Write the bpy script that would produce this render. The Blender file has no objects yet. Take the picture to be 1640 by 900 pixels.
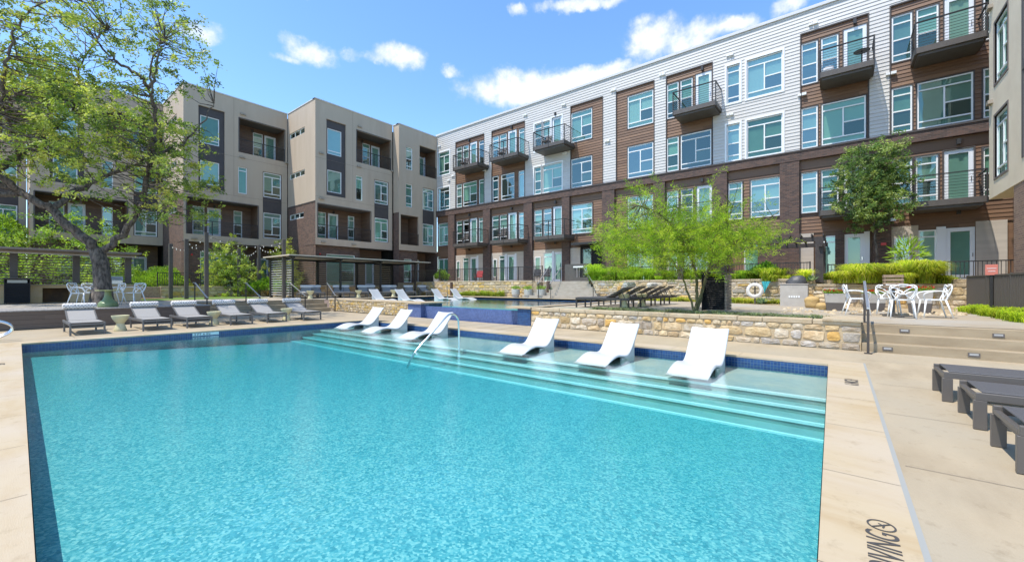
import bpy, bmesh, math, random
import numpy as np
from mathutils import Vector, Matrix
random.seed(7); RNG=np.random.default_rng(11)
sc=bpy.context.scene
col=sc.collection
R=math.radians
# ---------------------------------------------------------------- camera
F_PX=657.5; HY=457.5; CX=820.0; H=1.32
YAW=math.atan(526/657.5)
FW=Vector((math.cos(YAW),math.sin(YAW),0)); RT=Vector((math.sin(YAW),-math.cos(YAW),0))
cd=bpy.data.cameras.new('camera'); cam=bpy.data.objects.new('camera',cd); col.objects.link(cam)
cd.sensor_fit='HORIZONTAL'; cd.sensor_width=36.0; cd.lens=36*F_PX/1640
cd.shift_y=(HY-450)/1640; cd.clip_end=3000; cd.clip_start=0.05
cam.location=(0,0,H); cam.rotation_euler=(R(90),0,YAW-R(90)); sc.camera=cam
# ---------------------------------------------------------------- light
SUN_D=Vector((1.35,-.52,-3.1)).normalized()      # travel direction of sunlight
sd=bpy.data.lights.new('sun','SUN'); sd.energy=3.7; sd.angle=R(.53); sd.color=(1,.94,.85)
so=bpy.data.objects.new('sun',sd); col.objects.link(so)
so.rotation_euler=SUN_D.to_track_quat('-Z','Y').to_euler(); so.location=(0,0,40)
sc.view_settings.view_transform='Standard'; sc.view_settings.look='None'
sc.view_settings.exposure=.6; sc.view_settings.gamma=1; sc.view_settings.use_curve_mapping=False
W=bpy.data.worlds.new('World'); sc.world=W; W.use_nodes=True
nt=W.node_tree; nt.nodes.clear(); N=nt.nodes.new; L=nt.links.new
def nmath(nt,op,a,b=None,c=None,clamp=False):
    n=nt.nodes.new('ShaderNodeMath'); n.operation=op; n.use_clamp=clamp
    for i,x in enumerate((a,b,c)):
        if x is None: continue
        if isinstance(x,(int,float)): n.inputs[i].default_value=x
        else: nt.links.new(x,n.inputs[i])
    return n.outputs[0]
def nmix(nt,fac,a,b,bt='MIX'):
    n=nt.nodes.new('ShaderNodeMix'); n.data_type='RGBA'; n.blend_type=bt
    for i,x in ((0,fac),(6,a),(7,b)):
        if isinstance(x,(int,float)): n.inputs[i].default_value=x
        elif isinstance(x,tuple): n.inputs[i].default_value=(*x[:3],1)
        else: nt.links.new(x,n.inputs[i])
    return n.outputs[2]
sky=N('ShaderNodeTexSky'); sky.sky_type='NISHITA'; sky.sun_disc=False
S=-SUN_D; sky.sun_elevation=math.asin(S.z); sky.sun_rotation=math.atan2(S.x,S.y)
sky.air_density=1.0; sky.dust_density=.25; sky.ozone_density=3.0
bg=N('ShaderNodeBackground'); bg.inputs[1].default_value=.15
outw=N('ShaderNodeOutputWorld')
tc=N('ShaderNodeTexCoord'); sep=N('ShaderNodeSeparateXYZ'); L(tc.outputs['Generated'],sep.inputs[0])
wn=N('ShaderNodeTexNoise'); wn.inputs['Scale'].default_value=9; wn.inputs['Detail'].default_value=7; wn.inputs['Roughness'].default_value=.62
L(tc.outputs['Generated'],wn.inputs['Vector'])
wn2=N('ShaderNodeTexNoise'); wn2.inputs['Scale'].default_value=30; wn2.inputs['Detail'].default_value=9; wn2.inputs['Roughness'].default_value=.6
L(tc.outputs['Generated'],wn2.inputs['Vector'])
azn=nmath(nt,'ARCTAN2',sep.outputs[1],sep.outputs[0]); eln=nmath(nt,'ARCSINE',sep.outputs[2])
wc=N('ShaderNodeSeparateColor'); L(wn.outputs['Color'],wc.inputs[0])
azw=nmath(nt,'ADD',azn,nmath(nt,'MULTIPLY',nmath(nt,'SUBTRACT',wc.outputs[0],.5),.10))
elw=nmath(nt,'ADD',eln,nmath(nt,'MULTIPLY',nmath(nt,'SUBTRACT',wc.outputs[1],.5),.07))
def azel(px,py):
    d=(FW+RT*((px-CX)/F_PX)+Vector((0,0,(HY-py)/F_PX))).normalized()
    return math.atan2(d.y,d.x), math.asin(d.z)
CL=[(490,84,42,20,1),(640,94,36,20,1),(597,98,20,9,.6),(322,54,36,14,.8),(455,94,22,8,.6),
    (860,142,110,32,1.4),(940,125,75,22,1.3),(820,130,40,22,1.2),(985,106,40,12,.9),(1045,62,48,30,1),(1110,62,60,22,1),(1175,45,40,14,1),(1040,35,30,14,.8),
    (930,4,75,10,.9),(823,16,14,9,.8),(1268,10,30,16,.9),(728,110,14,7,.6),(570,92,16,10,.6),(300,45,18,8,.5),(790,160,30,10,.5),(1420,-60,80,30,1),(400,-80,120,40,1),(1900,-200,150,60,1),(-300,100,120,30,1),(-700,-100,200,60,1)]
acc=None
for (px,py,rx,ry,w) in CL:
    a,e=azel(px,py); a1,_=azel(px-rx,py); a2,_=azel(px+rx,py); _,e1=azel(px,py+ry); _,e2=azel(px,py-ry)
    da=nmath(nt,'DIVIDE',nmath(nt,'SUBTRACT',azw,a),abs(a1-a2)/2+1e-4); de=nmath(nt,'DIVIDE',nmath(nt,'SUBTRACT',elw,e),abs(e1-e2)/2+1e-4)
    r2=nmath(nt,'ADD',nmath(nt,'MULTIPLY',da,da),nmath(nt,'MULTIPLY',de,de))
    v=nmath(nt,'MULTIPLY',nmath(nt,'SUBTRACT',1.6,r2,clamp=False),w)
    acc=v if acc is None else nmath(nt,'MAXIMUM',acc,v)
dens=nmath(nt,'ADD',acc,nmath(nt,'MULTIPLY',nmath(nt,'SUBTRACT',wn2.outputs['Fac'],.5),3.1))
mr=N('ShaderNodeMapRange'); mr.interpolation_type='SMOOTHSTEP'; L(dens,mr.inputs[0]); mr.inputs[1].default_value=-.25; mr.inputs[2].default_value=1.9
mr2=N('ShaderNodeMapRange'); L(dens,mr2.inputs[0]); mr2.inputs[1].default_value=.3; mr2.inputs[2].default_value=1.9
ccol=nmix(nt,mr2.outputs[0],(4.0,4.4,5.1),(5.6,5.6,5.6))
hs=N('ShaderNodeHueSaturation'); hs.inputs['Hue'].default_value=.500; hs.inputs['Saturation'].default_value=1.13; hs.inputs['Value'].default_value=1.42; L(sky.outputs[0],hs.inputs['Color'])
skc=nmix(nt,nmath(nt,'MULTIPLY',mr.outputs[0],.93),hs.outputs[0],ccol)
L(skc,bg.inputs[0]); L(bg.outputs[0],outw.inputs[0])
# ---------------------------------------------------------------- helpers
def ray(px,py): return FW+RT*((px-CX)/F_PX)+Vector((0,0,(HY-py)/F_PX))
C0=Vector((0,0,H))
def atz(px,py,z): d=ray(px,py); return C0+d*((z-H)/d.z)
def atu(px,py,u): d=ray(px,py); return C0+d*(u/d.x)
def atv(px,py,v): d=ray(px,py); return C0+d*(v/d.y)
def atZ(px,py,Z): return C0+ray(px,py)*Z
def vp(px,u=25.0): return atu(px,400,u).y
ORG={}
def tag(o,label=None,cat=None,group=None,kind=None):
    if label: o['label']=label
    if cat: o['category']=cat
    if group: o['group']=group
    if kind: o['kind']=kind
    return o
def empty(name,label,cat,loc=(0,0,0),rz=0,group=None):
    o=bpy.data.objects.new(name,None); col.objects.link(o); o.empty_display_size=.1
    o.location=loc; o.rotation_euler=(0,0,rz); return tag(o,label,cat,group)
def anchor(o,loc):            # things whose parts are given in world coordinates
    o.location=loc; ORG[o.name]=Vector(loc); return o
class MB:
    def __init__(s): s.v=[]; s.f=[]; s.c=[]; s.cur=None
    def add(s,vs,fs):
        b=len(s.v); s.v+= [tuple(p) for p in vs]; s.f+=[tuple(b+i for i in f) for f in fs]
        s.c+=[s.cur]*len(fs)
    def box(s,a,b):
        x0,x1=sorted((a[0],b[0]));y0,y1=sorted((a[1],b[1]));z0,z1=sorted((a[2],b[2]))
        s.add([(x0,y0,z0),(x1,y0,z0),(x1,y1,z0),(x0,y1,z0),(x0,y0,z1),(x1,y0,z1),(x1,y1,z1),(x0,y1,z1)],
          [(0,3,2,1),(4,5,6,7),(0,1,5,4),(1,2,6,5),(2,3,7,6),(3,0,4,7)]); return s
    def cbox(s,c,d,ch=.006,top=True):      # chamfered box by bmesh: centre, size
        bm=bmesh.new(); bmesh.ops.create_cube(bm,size=1)
        for v in bm.verts: v.co=Vector((v.co.x*d[0]+c[0],v.co.y*d[1]+c[1],v.co.z*d[2]+c[2]))
        bmesh.ops.bevel(bm,geom=bm.edges[:],offset=ch,segments=1,affect='EDGES')
        bm.verts.ensure_lookup_table()
        s.add([v.co[:] for v in bm.verts],[[v.index for v in f.verts] for f in bm.faces]); bm.free(); return s
    def quad(s,p,n=None):
        p=[Vector(q) for q in p]
        if n is not None and (p[1]-p[0]).cross(p[2]-p[1]).dot(n)<0: p=p[::-1]
        s.add(p,[(0,1,2,3)]); return s
    def prism(s,poly,z0,z1):               # poly CCW in xy
        n=len(poly); s.add([(x,y,z0) for x,y in poly]+[(x,y,z1) for x,y in poly],
          [tuple(range(n))[::-1],tuple(range(n,2*n))]+[(i,(i+1)%n,n+(i+1)%n,n+i) for i in range(n)]); return s
    def tube(s,path,r,seg=8,cap=True,flat=1.0):
        path=[Vector(p) for p in path]; n=len(path); rr=r if isinstance(r,(list,tuple)) else [r]*n
        vs=[]; up=None
        for i,p in enumerate(path):
            t=(path[min(i+1,n-1)]-path[max(i-1,0)]).normalized()
            if up is None: up=Vector((0,0,1)) if abs(t.z)<.9 else Vector((1,0,0))
            a=t.cross(up);
            if a.length<1e-5: a=t.cross(Vector((0,1,0)))
            a.normalize(); b=a.cross(t).normalized(); up=b
            for k in range(seg):
                q=2*math.pi*k/seg; vs.append(p+a*(math.cos(q)*rr[i])+b*(math.sin(q)*rr[i]*flat))
        fs=[(i*seg+k,i*seg+(k+1)%seg,(i+1)*seg+(k+1)%seg,(i+1)*seg+k) for i in range(n-1) for k in range(seg)]
        fs=[f[::-1] for f in fs]
        if cap: fs+=[tuple(range(seg)),tuple(range((n-1)*seg,n*seg))[::-1]]
        s.add(vs,fs); return s
    def bar(s,p,q,w,h,up=(0,0,1)):         # rectangular bar between two points
        p=Vector(p);q=Vector(q);t=(q-p).normalized();up=Vector(up)
        a=t.cross(up)
        if a.length<1e-4: a=t.cross(Vector((1,0,0)))
        a.normalize(); b=a.cross(t).normalized()
        vs=[c+a*i*w/2+b*j*h/2 for c in (p,q) for i,j in ((-1,-1),(1,-1),(1,1),(-1,1))]
        s.add(vs,[(0,1,2,3),(7,6,5,4),(0,4,5,1),(1,5,6,2),(2,6,7,3),(3,7,4,0)]); return s
    def lathe(s,prof,c=(0,0,0),seg=24,a0=0):
        vs=[];n=len(prof)
        for r,z in prof:
            for k in range(seg):
                q=2*math.pi*k/seg+a0; vs.append((c[0]+r*math.cos(q),c[1]+r*math.sin(q),c[2]+z))
        fs=[(i*seg+k,i*seg+(k+1)%seg,(i+1)*seg+(k+1)%seg,(i+1)*seg+k) for i in range(n-1) for k in range(seg)]
        fs+=[tuple(range(seg))[::-1],tuple(range((n-1)*seg,n*seg))]
        s.add(vs,fs); return s
    def build(s,name,mat,parent=None,smooth=False,angle=None):
        me=bpy.data.meshes.new(name); off=Vector((0,0,0)); p=parent
        while p is not None:
            if p.name in ORG: off=ORG[p.name]; break
            p=p.parent
        vs=[(x-off.x,y-off.y,z-off.z) for x,y,z in s.v] if off.length>0 else s.v
        me.from_pydata(vs,[],s.f)
        if any(c is not None for c in s.c):
            a=me.color_attributes.new('Col','FLOAT_COLOR','CORNER')
            arr=[]
            for f,c in zip(s.f,s.c):
                c=c or (1,1,1)
                arr+= [c[0],c[1],c[2],1.0]*len(f)
            a.data.foreach_set('color',arr)
        me.materials.append(mat)
        if smooth:
            me.polygons.foreach_set('use_smooth',[True]*len(me.polygons))
            if angle: me.set_sharp_from_angle(angle=R(angle))
        me.update()
        o=bpy.data.objects.new(name,me); col.objects.link(o)
        if parent is not None: o.parent=parent
        return o
def copy_tree(o,parent=None):
    c=o.copy(); col.objects.link(c)
    if parent is not None: c.parent=parent
    for ch in o.children: copy_tree(ch,c)
    return c
def struct(mb,name,mat,**k): return tag(mb.build(name,mat,**k),kind='structure')
def arc(c,r,a0,a1,n,ax=(1,0,0),ay=(0,0,1)):
    c=Vector(c);ax=Vector(ax);ay=Vector(ay)
    return [c+ax*(r*math.cos(a0+(a1-a0)*i/n))+ay*(r*math.sin(a0+(a1-a0)*i/n)) for i in range(n+1)]
def bez(p,n=10):
    p=[Vector(q) for q in p]; out=[]                 # catmull-rom through points
    for i in range(len(p)-1):
        a=p[max(i-1,0)];b=p[i];c=p[i+1];d=p[min(i+2,len(p)-1)]
        for k in range(n):
            t=k/n; out.append(.5*((2*b)+(c-a)*t+(2*a-5*b+4*c-d)*t*t+(3*b-a-3*c+d)*t**3))
    out.append(p[-1]); return out
# ---------------------------------------------------------------- materials
MATS={}
def mat(name,base,rough=.7,c2=None,ns=3.0,nd=5,stretch=(1,1,1),bump=0,bs=40,metal=0,col_attr=False,spec=.5,transl=0,lo=.35,hi=.65,spots=0,c3=None,ns3=.5,coords='Object'):
    if name in MATS: return MATS[name]
    m=bpy.data.materials.new(name); m.use_nodes=True; t=m.node_tree; b=t.nodes['Principled BSDF']
    b.inputs['Roughness'].default_value=rough; b.inputs['Metallic'].default_value=metal
    b.inputs['Specular IOR Level'].default_value=spec
    g=t.nodes.new('ShaderNodeNewGeometry'); mp=t.nodes.new('ShaderNodeVectorMath'); mp.operation='MULTIPLY'
    mp.inputs[1].default_value=stretch; t.links.new(g.outputs['Position'],mp.inputs[0])
    c=None
    if col_attr:
        a=t.nodes.new('ShaderNodeAttribute'); a.attribute_name='Col'; c=nmix(t,1.0,a.outputs['Color'],tuple(base),'MULTIPLY')
    if c2:
        n=t.nodes.new('ShaderNodeTexNoise'); n.inputs['Scale'].default_value=ns; n.inputs['Detail'].default_value=nd; n.inputs['Roughness'].default_value=.6
        t.links.new(mp.outputs[0],n.inputs['Vector'])
        r=t.nodes.new('ShaderNodeMapRange'); t.links.new(n.outputs['Fac'],r.inputs[0]); r.inputs[1].default_value=lo; r.inputs[2].default_value=hi
        if c is None: c=nmix(t,r.outputs[0],tuple(base),tuple(c2))
        else: c=nmix(t,1.0,c,nmix(t,r.outputs[0],(1,1,1),tuple(c2)),'MULTIPLY')
    if c3:
        n=t.nodes.new('ShaderNodeTexNoise'); n.inputs['Scale'].default_value=ns3; n.inputs['Detail'].default_value=6
        t.links.new(g.outputs['Position'],n.inputs['Vector'])
        r=t.nodes.new('ShaderNodeMapRange'); t.links.new(n.outputs['Fac'],r.inputs[0]); r.inputs[1].default_value=.42; r.inputs[2].default_value=.68
        c=nmix(t,r.outputs[0],c if c is not None else tuple(base),tuple(c3))
    if spots:
        n=t.nodes.new('ShaderNodeTexNoise'); n.inputs['Scale'].default_value=7; n.inputs['Detail'].default_value=9; n.inputs['Roughness'].default_value=.7
        t.links.new(g.outputs['Position'],n.inputs['Vector']); r=t.nodes.new('ShaderNodeMapRange'); t.links.new(n.outputs['Fac'],r.inputs[0]); r.inputs[1].default_value=.56; r.inputs[2].default_value=.72
        c=nmix(t,r.outputs[0],c,nmix(t,1.0,c,(spots,spots*.97,spots*.92),'MULTIPLY'))
    if c is None: b.inputs['Base Color'].default_value=(*base,1)
    else: t.links.new(c,b.inputs['Base Color'])
    if bump:
        n=t.nodes.new('ShaderNodeTexNoise'); n.inputs['Scale'].default_value=bs; n.inputs['Detail'].default_value=5
        t.links.new(mp.outputs[0],n.inputs['Vector'])
        bp=t.nodes.new('ShaderNodeBump'); bp.inputs['Strength'].default_value=bump; bp.inputs['Distance'].default_value=.02
        t.links.new(n.outputs['Fac'],bp.inputs['Height']); t.links.new(bp.outputs[0],b.inputs['Normal'])
    if transl:
        tr=t.nodes.new('ShaderNodeBsdfTranslucent'); mx=t.nodes.new('ShaderNodeMixShader'); mx.inputs[0].default_value=transl
        if c is not None:
            t.links.new(nmix(t,1.0,c,(1.5,1.6,.7),'MULTIPLY'),tr.inputs[0])
        else: tr.inputs[0].default_value=(base[0]*1.5,base[1]*1.6,base[2]*.7,1)
        o=t.nodes['Material Output']; t.links.new(b.outputs[0],mx.inputs[1]); t.links.new(tr.outputs[0],mx.inputs[2]); t.links.new(mx.outputs[0],o.inputs[0])
    MATS[name]=m; return m
def wallvec(t):                       # (along wall, height) from world position and normal
    g=t.nodes.new('ShaderNodeNewGeometry'); sp=t.nodes.new('ShaderNodeSeparateXYZ'); sn=t.nodes.new('ShaderNodeSeparateXYZ')
    t.links.new(g.outputs['Position'],sp.inputs[0]); t.links.new(g.outputs['True Normal'],sn.inputs[0])
    ax=nmath(t,'GREATER_THAN',nmath(t,'ABSOLUTE',sn.outputs[0]),.5)
    s=nmath(t,'ADD',nmath(t,'MULTIPLY',sp.outputs[1],ax),nmath(t,'MULTIPLY',sp.outputs[0],nmath(t,'SUBTRACT',1,ax)))
    c=t.nodes.new('ShaderNodeCombineXYZ'); t.links.new(s,c.inputs[0]); t.links.new(sp.outputs[2],c.inputs[1]); return c.outputs[0]
def brickmat(name,c1,c2,mortar,bw=.2,bh=.0667,ms=.008,rough=.8,off=.5,bump=.5):
    m=bpy.data.materials.new(name); m.use_nodes=True; t=m.node_tree; b=t.nodes['Principled BSDF']; b.inputs['Roughness'].default_value=rough
    v=wallvec(t); br=t.nodes.new('ShaderNodeTexBrick'); br.offset=off; t.links.new(v,br.inputs['Vector'])
    br.inputs['Scale'].default_value=1; br.inputs['Brick Width'].default_value=bw; br.inputs['Row Height'].default_value=bh
    br.inputs['Mortar Size'].default_value=ms; br.inputs['Mortar Smooth'].default_value=.1
    br.inputs['Color1'].default_value=(*c1,1);br.inputs['Color2'].default_value=(*c2,1);br.inputs['Mortar'].default_value=(*mortar,1)
    n=t.nodes.new('ShaderNodeTexNoise'); n.inputs['Scale'].default_value=2.5; n.inputs['Detail'].default_value=6; t.links.new(v,n.inputs['Vector'])
    c=nmix(t,.35,br.outputs['Color'],nmix(t,n.outputs['Fac'],(.25,.25,.25),(.8,.8,.8)),'OVERLAY')
    t.links.new(c,b.inputs['Base Color'])
    bp=t.nodes.new('ShaderNodeBump'); bp.inputs['Strength'].default_value=bump; bp.inputs['Distance'].default_value=.01
    t.links.new(nmath(t,'SUBTRACT',1,br.outputs['Fac']),bp.inputs['Height']); t.links.new(bp.outputs[0],b.inputs['Normal'])
    return m
def sidingmat(name,c1,c2,pitch,rough=.55,grain=True):
    m=bpy.data.materials.new(name); m.use_nodes=True; t=m.node_tree; b=t.nodes['Principled BSDF']; b.inputs['Roughness'].default_value=rough
    v=wallvec(t); sp=t.nodes.new('ShaderNodeSeparateXYZ'); t.links.new(v,sp.inputs[0])
    row=nmath(t,'FLOOR',nmath(t,'DIVIDE',sp.outputs[1],pitch))
    brd=nmath(t,'FLOOR',nmath(t,'ADD',nmath(t,'DIVIDE',sp.outputs[0],3.4),nmath(t,'MULTIPLY',row,.37)))
    cc=t.nodes.new('ShaderNodeCombineXYZ'); t.links.new(row,cc.inputs[0]); t.links.new(brd,cc.inputs[1])
    wn=t.nodes.new('ShaderNodeTexWhiteNoise'); t.links.new(cc.outputs[0],wn.inputs[0])
    n=t.nodes.new('ShaderNodeTexNoise'); n.inputs['Scale'].default_value=1; n.inputs['Detail'].default_value=6
    sv=t.nodes.new('ShaderNodeCombineXYZ'); t.links.new(nmath(t,'MULTIPLY',sp.outputs[0],2.2),sv.inputs[0]); t.links.new(nmath(t,'MULTIPLY',sp.outputs[1],60 if grain else 3),sv.inputs[1]); t.links.new(nmath(t,'MULTIPLY',wn.outputs[0],30),sv.inputs[2])
    t.links.new(sv.outputs[0],n.inputs['Vector'])
    f=nmath(t,'ADD',nmath(t,'MULTIPLY',wn.outputs[0],.5),nmath(t,'MULTIPLY',n.outputs['Fac'],.6),clamp=True)
    t.links.new(nmix(t,f,c1,c2),b.inputs['Base Color'])
    MATS[name]=m; return m
white_sid=sidingmat('white_lap_siding',(.50,.48,.445),(.58,.56,.525),.17,.5,False)
wood_sid=sidingmat('brown_wood_siding',(.105,.055,.03),(.24,.135,.075),.17,.55)
wood_flat=sidingmat('brown_wood_panel',(.12,.066,.038),(.205,.118,.068),.15,.55)
wood_tan=sidingmat('loggia_wood',(.10,.06,.04),(.20,.125,.08),.16,.55)
brick=brickmat('dark_brick',(.13,.072,.052),(.055,.034,.029),(.10,.085,.075))
brick2=brickmat('mid_brick',(.17,.095,.065),(.085,.052,.04),(.13,.11,.095))
stucco=mat('taupe_stucco',(.49,.40,.30),.85,(.43,.345,.255),1.6,7,stretch=(1,1,.16),bump=.25,bs=60,c3=(.46,.375,.28),ns3=.35)
stucco_lt=mat('cream_stucco',(.76,.64,.47),.85,(.70,.58,.42),1.2,6,bump=.25,bs=60)
stucco_dk=mat('charcoal_panel',(.060,.052,.050),.7,(.072,.062,.058),3,4)
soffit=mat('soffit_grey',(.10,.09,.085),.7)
cream=mat('cream_fibre_panel',(.50,.44,.37),.7,(.44,.385,.325),.9,4,stretch=(1,1,9))
whitep=mat('white_frame',(.78,.79,.78),.4)
doorw=mat('white_door',(.72,.74,.76),.4)
darkm=mat('dark_bronze_metal',(.045,.042,.040),.45,metal=.3)
darkg=mat('dark_grey_metal',(.082,.070,.060),.5,(.10,.085,.072),5)
steel=mat('stainless_steel',(.75,.74,.72),.18,metal=1.0)
alu=mat('brushed_aluminium',(.62,.61,.6),.35,metal=.9)
roofc=mat('roof_cap',(.55,.55,.54),.5)
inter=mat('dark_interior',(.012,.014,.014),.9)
conc=mat('pool_deck_concrete',(.43,.345,.225),.72,(.33,.26,.165),1.3,8,stretch=(.5,1.4,1),bump=.18,bs=70,c3=(.37,.31,.215),ns3=.55,spots=.78)
conc2=mat('upper_deck_concrete',(.385,.32,.23),.75,(.33,.27,.19),1.1,7,bump=.15,bs=70,c3=(.37,.345,.295),ns3=.5)
stepc=mat('step_concrete',(.37,.29,.185),.75,(.28,.21,.125),2.0,8,stretch=(1,.5,2),bump=.25,bs=60)
coping=mat('limestone_coping',(.46,.365,.23),.62,(.38,.265,.13),1.2,8,stretch=(3.2,.8,1),bump=.1,bs=50,lo=.45,hi=.78,c3=(.47,.39,.285),ns3=.8,spots=.8)
lime=mat('limestone_cap',(.46,.38,.26),.8,(.40,.30,.18),4,8,bump=.5,bs=25)
stone=mat('rubble_stone',(1,1,1),.85,(.74,.66,.55),7,9,col_attr=True,bump=.9,bs=22)
mortar=mat('mortar',(.50,.39,.24),.9,(.40,.30,.18),6,6,bump=.5,bs=40)
caulk=mat('grey_joint_sealant',(.31,.31,.28),.6)
jointm=mat('joint_dark',(.16,.13,.10),.9)  # dark colour of the coping joints and saw cuts
paver=mat('gravel_bed',(.50,.40,.26),.9,(.30,.22,.13),18,6,bump=.8,bs=50)
lawn=mat('lawn',(.16,.24,.035),.9,(.10,.17,.03),3,6,bump=.5,bs=60)
mulch=mat('mulch',(.20,.12,.065),.95,(.10,.06,.035),12,6,bump=.8,bs=40)
plastic=mat('white_resin',(.52,.525,.515),.32,spec=.4)
sling=mat('grey_sling_fabric',(.33,.315,.29),.6,(.28,.265,.245),60,3,bump=.2,bs=300)
slingd=mat('dark_sling_fabric',(.105,.10,.10),.5,(.085,.082,.082),60,3,bump=.2,bs=300)
chaisem=mat('chaise_frame_grey',(.14,.135,.13),.45,metal=.2)
chaised=mat('chaise_frame_charcoal',(.12,.107,.095),.4,metal=.2)
blackm=mat('black_louver',(.010,.009,.009),.7)
chairw=mat('white_chair_resin',(.82,.82,.80),.35)
yellowt=mat('pale_yellow_resin',(.66,.60,.36),.5,(.60,.54,.32),3,4)
greent=mat('olive_green_resin',(.18,.24,.10),.4)
trex=sidingmat('composite_deck_board',(.105,.075,.055),(.155,.115,.088),.14,.6)
deckw=mat('grey_deck_boards',(.33,.31,.28),.8,(.22,.20,.18),2,7,stretch=(8,1,1))
bark=mat('oak_bark',(.19,.155,.125),.95,(.035,.028,.022),13,8,stretch=(1,1,.35),bump=1.0,bs=18)
barkg=mat('green_bark',(.16,.15,.06),.8,(.09,.075,.03),8,5,bump=.4,bs=30)
leaf=mat('oak_leaves',(1,1,1),.45,col_attr=True,transl=.38,spec=.35)
leafp=mat('feather_leaves',(1,1,1),.6,col_attr=True,transl=.45,spec=.2)
tan_slat=mat('tan_slat',(.40,.33,.25),.6)
red=mat('red_plastic',(.55,.03,.03),.4)
concp=mat('grey_planter_concrete',(.46,.43,.38),.8,(.40,.37,.33),4,6,bump=.2)
concd=mat('dark_planter_base',(.11,.095,.085),.7)
orange=mat('sawn_orange_board',(.50,.27,.12),.7,(.42,.20,.09),3,4)
cover=mat('grey_vinyl_cover',(.045,.045,.045),.5,(.07,.07,.07),8,4,bump=.6,bs=9)
cyan=mat('turquoise_towel',(.06,.42,.45),.9,bump=.5,bs=30)
ringm=mat('white_ring',(.75,.72,.66),.6,(.6,.56,.5),6,4)
boulder=mat('sandstone_boulder',(.50,.34,.13),.85,(.40,.27,.12),4,8,bump=.8,bs=16)
pinkm=mat('faded_red_sign',(.62,.20,.15),.5)
# patterned towel roll
def towelmat():
    m=bpy.data.materials.new('patterned_towel'); m.use_nodes=True; t=m.node_tree; b=t.nodes['Principled BSDF']; b.inputs['Roughness'].default_value=.95
    tcn=t.nodes.new('ShaderNodeTexCoord'); mp=t.nodes.new('ShaderNodeMapping'); mp.inputs['Rotation'].default_value=(0,R(45),R(0)); mp.inputs['Scale'].default_value=(20,20,20)
    t.links.new(tcn.outputs['Object'],mp.inputs[0]); ck=t.nodes.new('ShaderNodeTexChecker'); ck.inputs['Scale'].default_value=1.0
    ck.inputs['Color1'].default_value=(.74,.70,.64,1); ck.inputs['Color2'].default_value=(.17,.14,.14,1); t.links.new(mp.outputs[0],ck.inputs[0])
    n=t.nodes.new('ShaderNodeTexNoise'); n.inputs['Scale'].default_value=60; t.links.new(tcn.outputs['Object'],n.inputs[0])
    r=t.nodes.new('ShaderNodeMapRange'); t.links.new(n.outputs['Fac'],r.inputs[0]); r.inputs[1].default_value=.45; r.inputs[2].default_value=.55
    t.links.new(nmix(t,r.outputs[0],(.76,.73,.68),ck.outputs[0]),b.inputs[0]); return m
towel=towelmat()
towelw=mat('white_towel',(.74,.71,.67),.95,bump=.4,bs=60)
def glassmat(name,tint,refl,rough=.02):
    m=bpy.data.materials.new(name); m.use_nodes=True; t=m.node_tree; t.nodes.clear()
    o=t.nodes.new('ShaderNodeOutputMaterial'); tr=t.nodes.new('ShaderNodeBsdfTransparent'); tr.inputs[0].default_value=(*tint,1)
    gl=t.nodes.new('ShaderNodeBsdfGlossy'); gl.inputs['Roughness'].default_value=rough; gl.inputs[0].default_value=(.74,.93,.86,1)
    lw=t.nodes.new('ShaderNodeLayerWeight'); lw.inputs[0].default_value=.35
    n=t.nodes.new('ShaderNodeTexNoise'); n.inputs['Scale'].default_value=.9; g=t.nodes.new('ShaderNodeNewGeometry'); t.links.new(g.outputs['Position'],n.inputs[0])
    bp=t.nodes.new('ShaderNodeBump'); bp.inputs['Strength'].default_value=.12; bp.inputs['Distance'].default_value=.05; t.links.new(n.outputs['Fac'],bp.inputs['Height']); t.links.new(bp.outputs[0],gl.inputs['Normal'])
    f=nmath(t,'ADD',refl,nmath(t,'MULTIPLY',lw.outputs['Facing'],.45),clamp=True)
    mx=t.nodes.new('ShaderNodeMixShader'); t.links.new(f,mx.inputs[0]); t.links.new(tr.outputs[0],mx.inputs[1]); t.links.new(gl.outputs[0],mx.inputs[2]); t.links.new(mx.outputs[0],o.inputs[0])
    MATS[name]=m; return m
glass=glassmat('tinted_window_glass',(.55,.74,.67),.12)
glasses=[glass,glassmat('green_window_glass',(.48,.70,.60),.08),glassmat('bright_window_glass',(.56,.74,.70),.22)]
blindm=mat('roller_blind',(.50,.56,.52),.8,(.44,.50,.47),1.5,3)
blinds=[blindm,mat('grey_blind',(.34,.40,.38),.8,(.28,.34,.33),1.2,3),mat('pale_blind',(.62,.66,.60),.8,(.54,.58,.54),3,3)]
blind2=mat('slat_blind',(.66,.68,.66),.8)
screenm=mat('insect_screen',(.075,.085,.09),.7)
# ================================================================= setting
ground=MB(); ground.box((-400,-400,-3.2),(400,400,-3)); struct(ground,'ground',mulch)
PI_=[(.055,.055),(8.70,.16),(8.74,14.2),(.32,14.51)]            # pool edge
PO=[(-.42,-.35),(9.20,-.33),(9.24,14.72),(-.14,15.02)]         # outer edge of the coping
def ring(mb,a,b,z0,z1):
    for i in range(4):
        j=(i+1)%4; mb.prism([b[i],b[j],a[j],a[i]],z0,z1)
d=MB(); OUT=[(-14,-14),(10.87,-14),(10.87,22.4),(-14,22.4)]
inn=[(x,y) for x,y in PO]
ring(d,inn,OUT,-.3,0); struct(d,'pool_deck',conc)
c=MB(); ring(c,PI_,[(x+(.03 if i in (0,3) else -.03)*1,y+(.03 if i<2 else -.03)) for i,(x,y) in enumerate(PO)],-.028,.006); cp=struct(c,'pool_coping',coping)
c=MB(); g=[(x+(.04 if i in (0,3) else -.04),y+(.04 if i<2 else -.04)) for i,(x,y) in enumerate(PO)]
ring(c,g,PO,-.05,.003); struct(c,'joint_strip',caulk)
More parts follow.
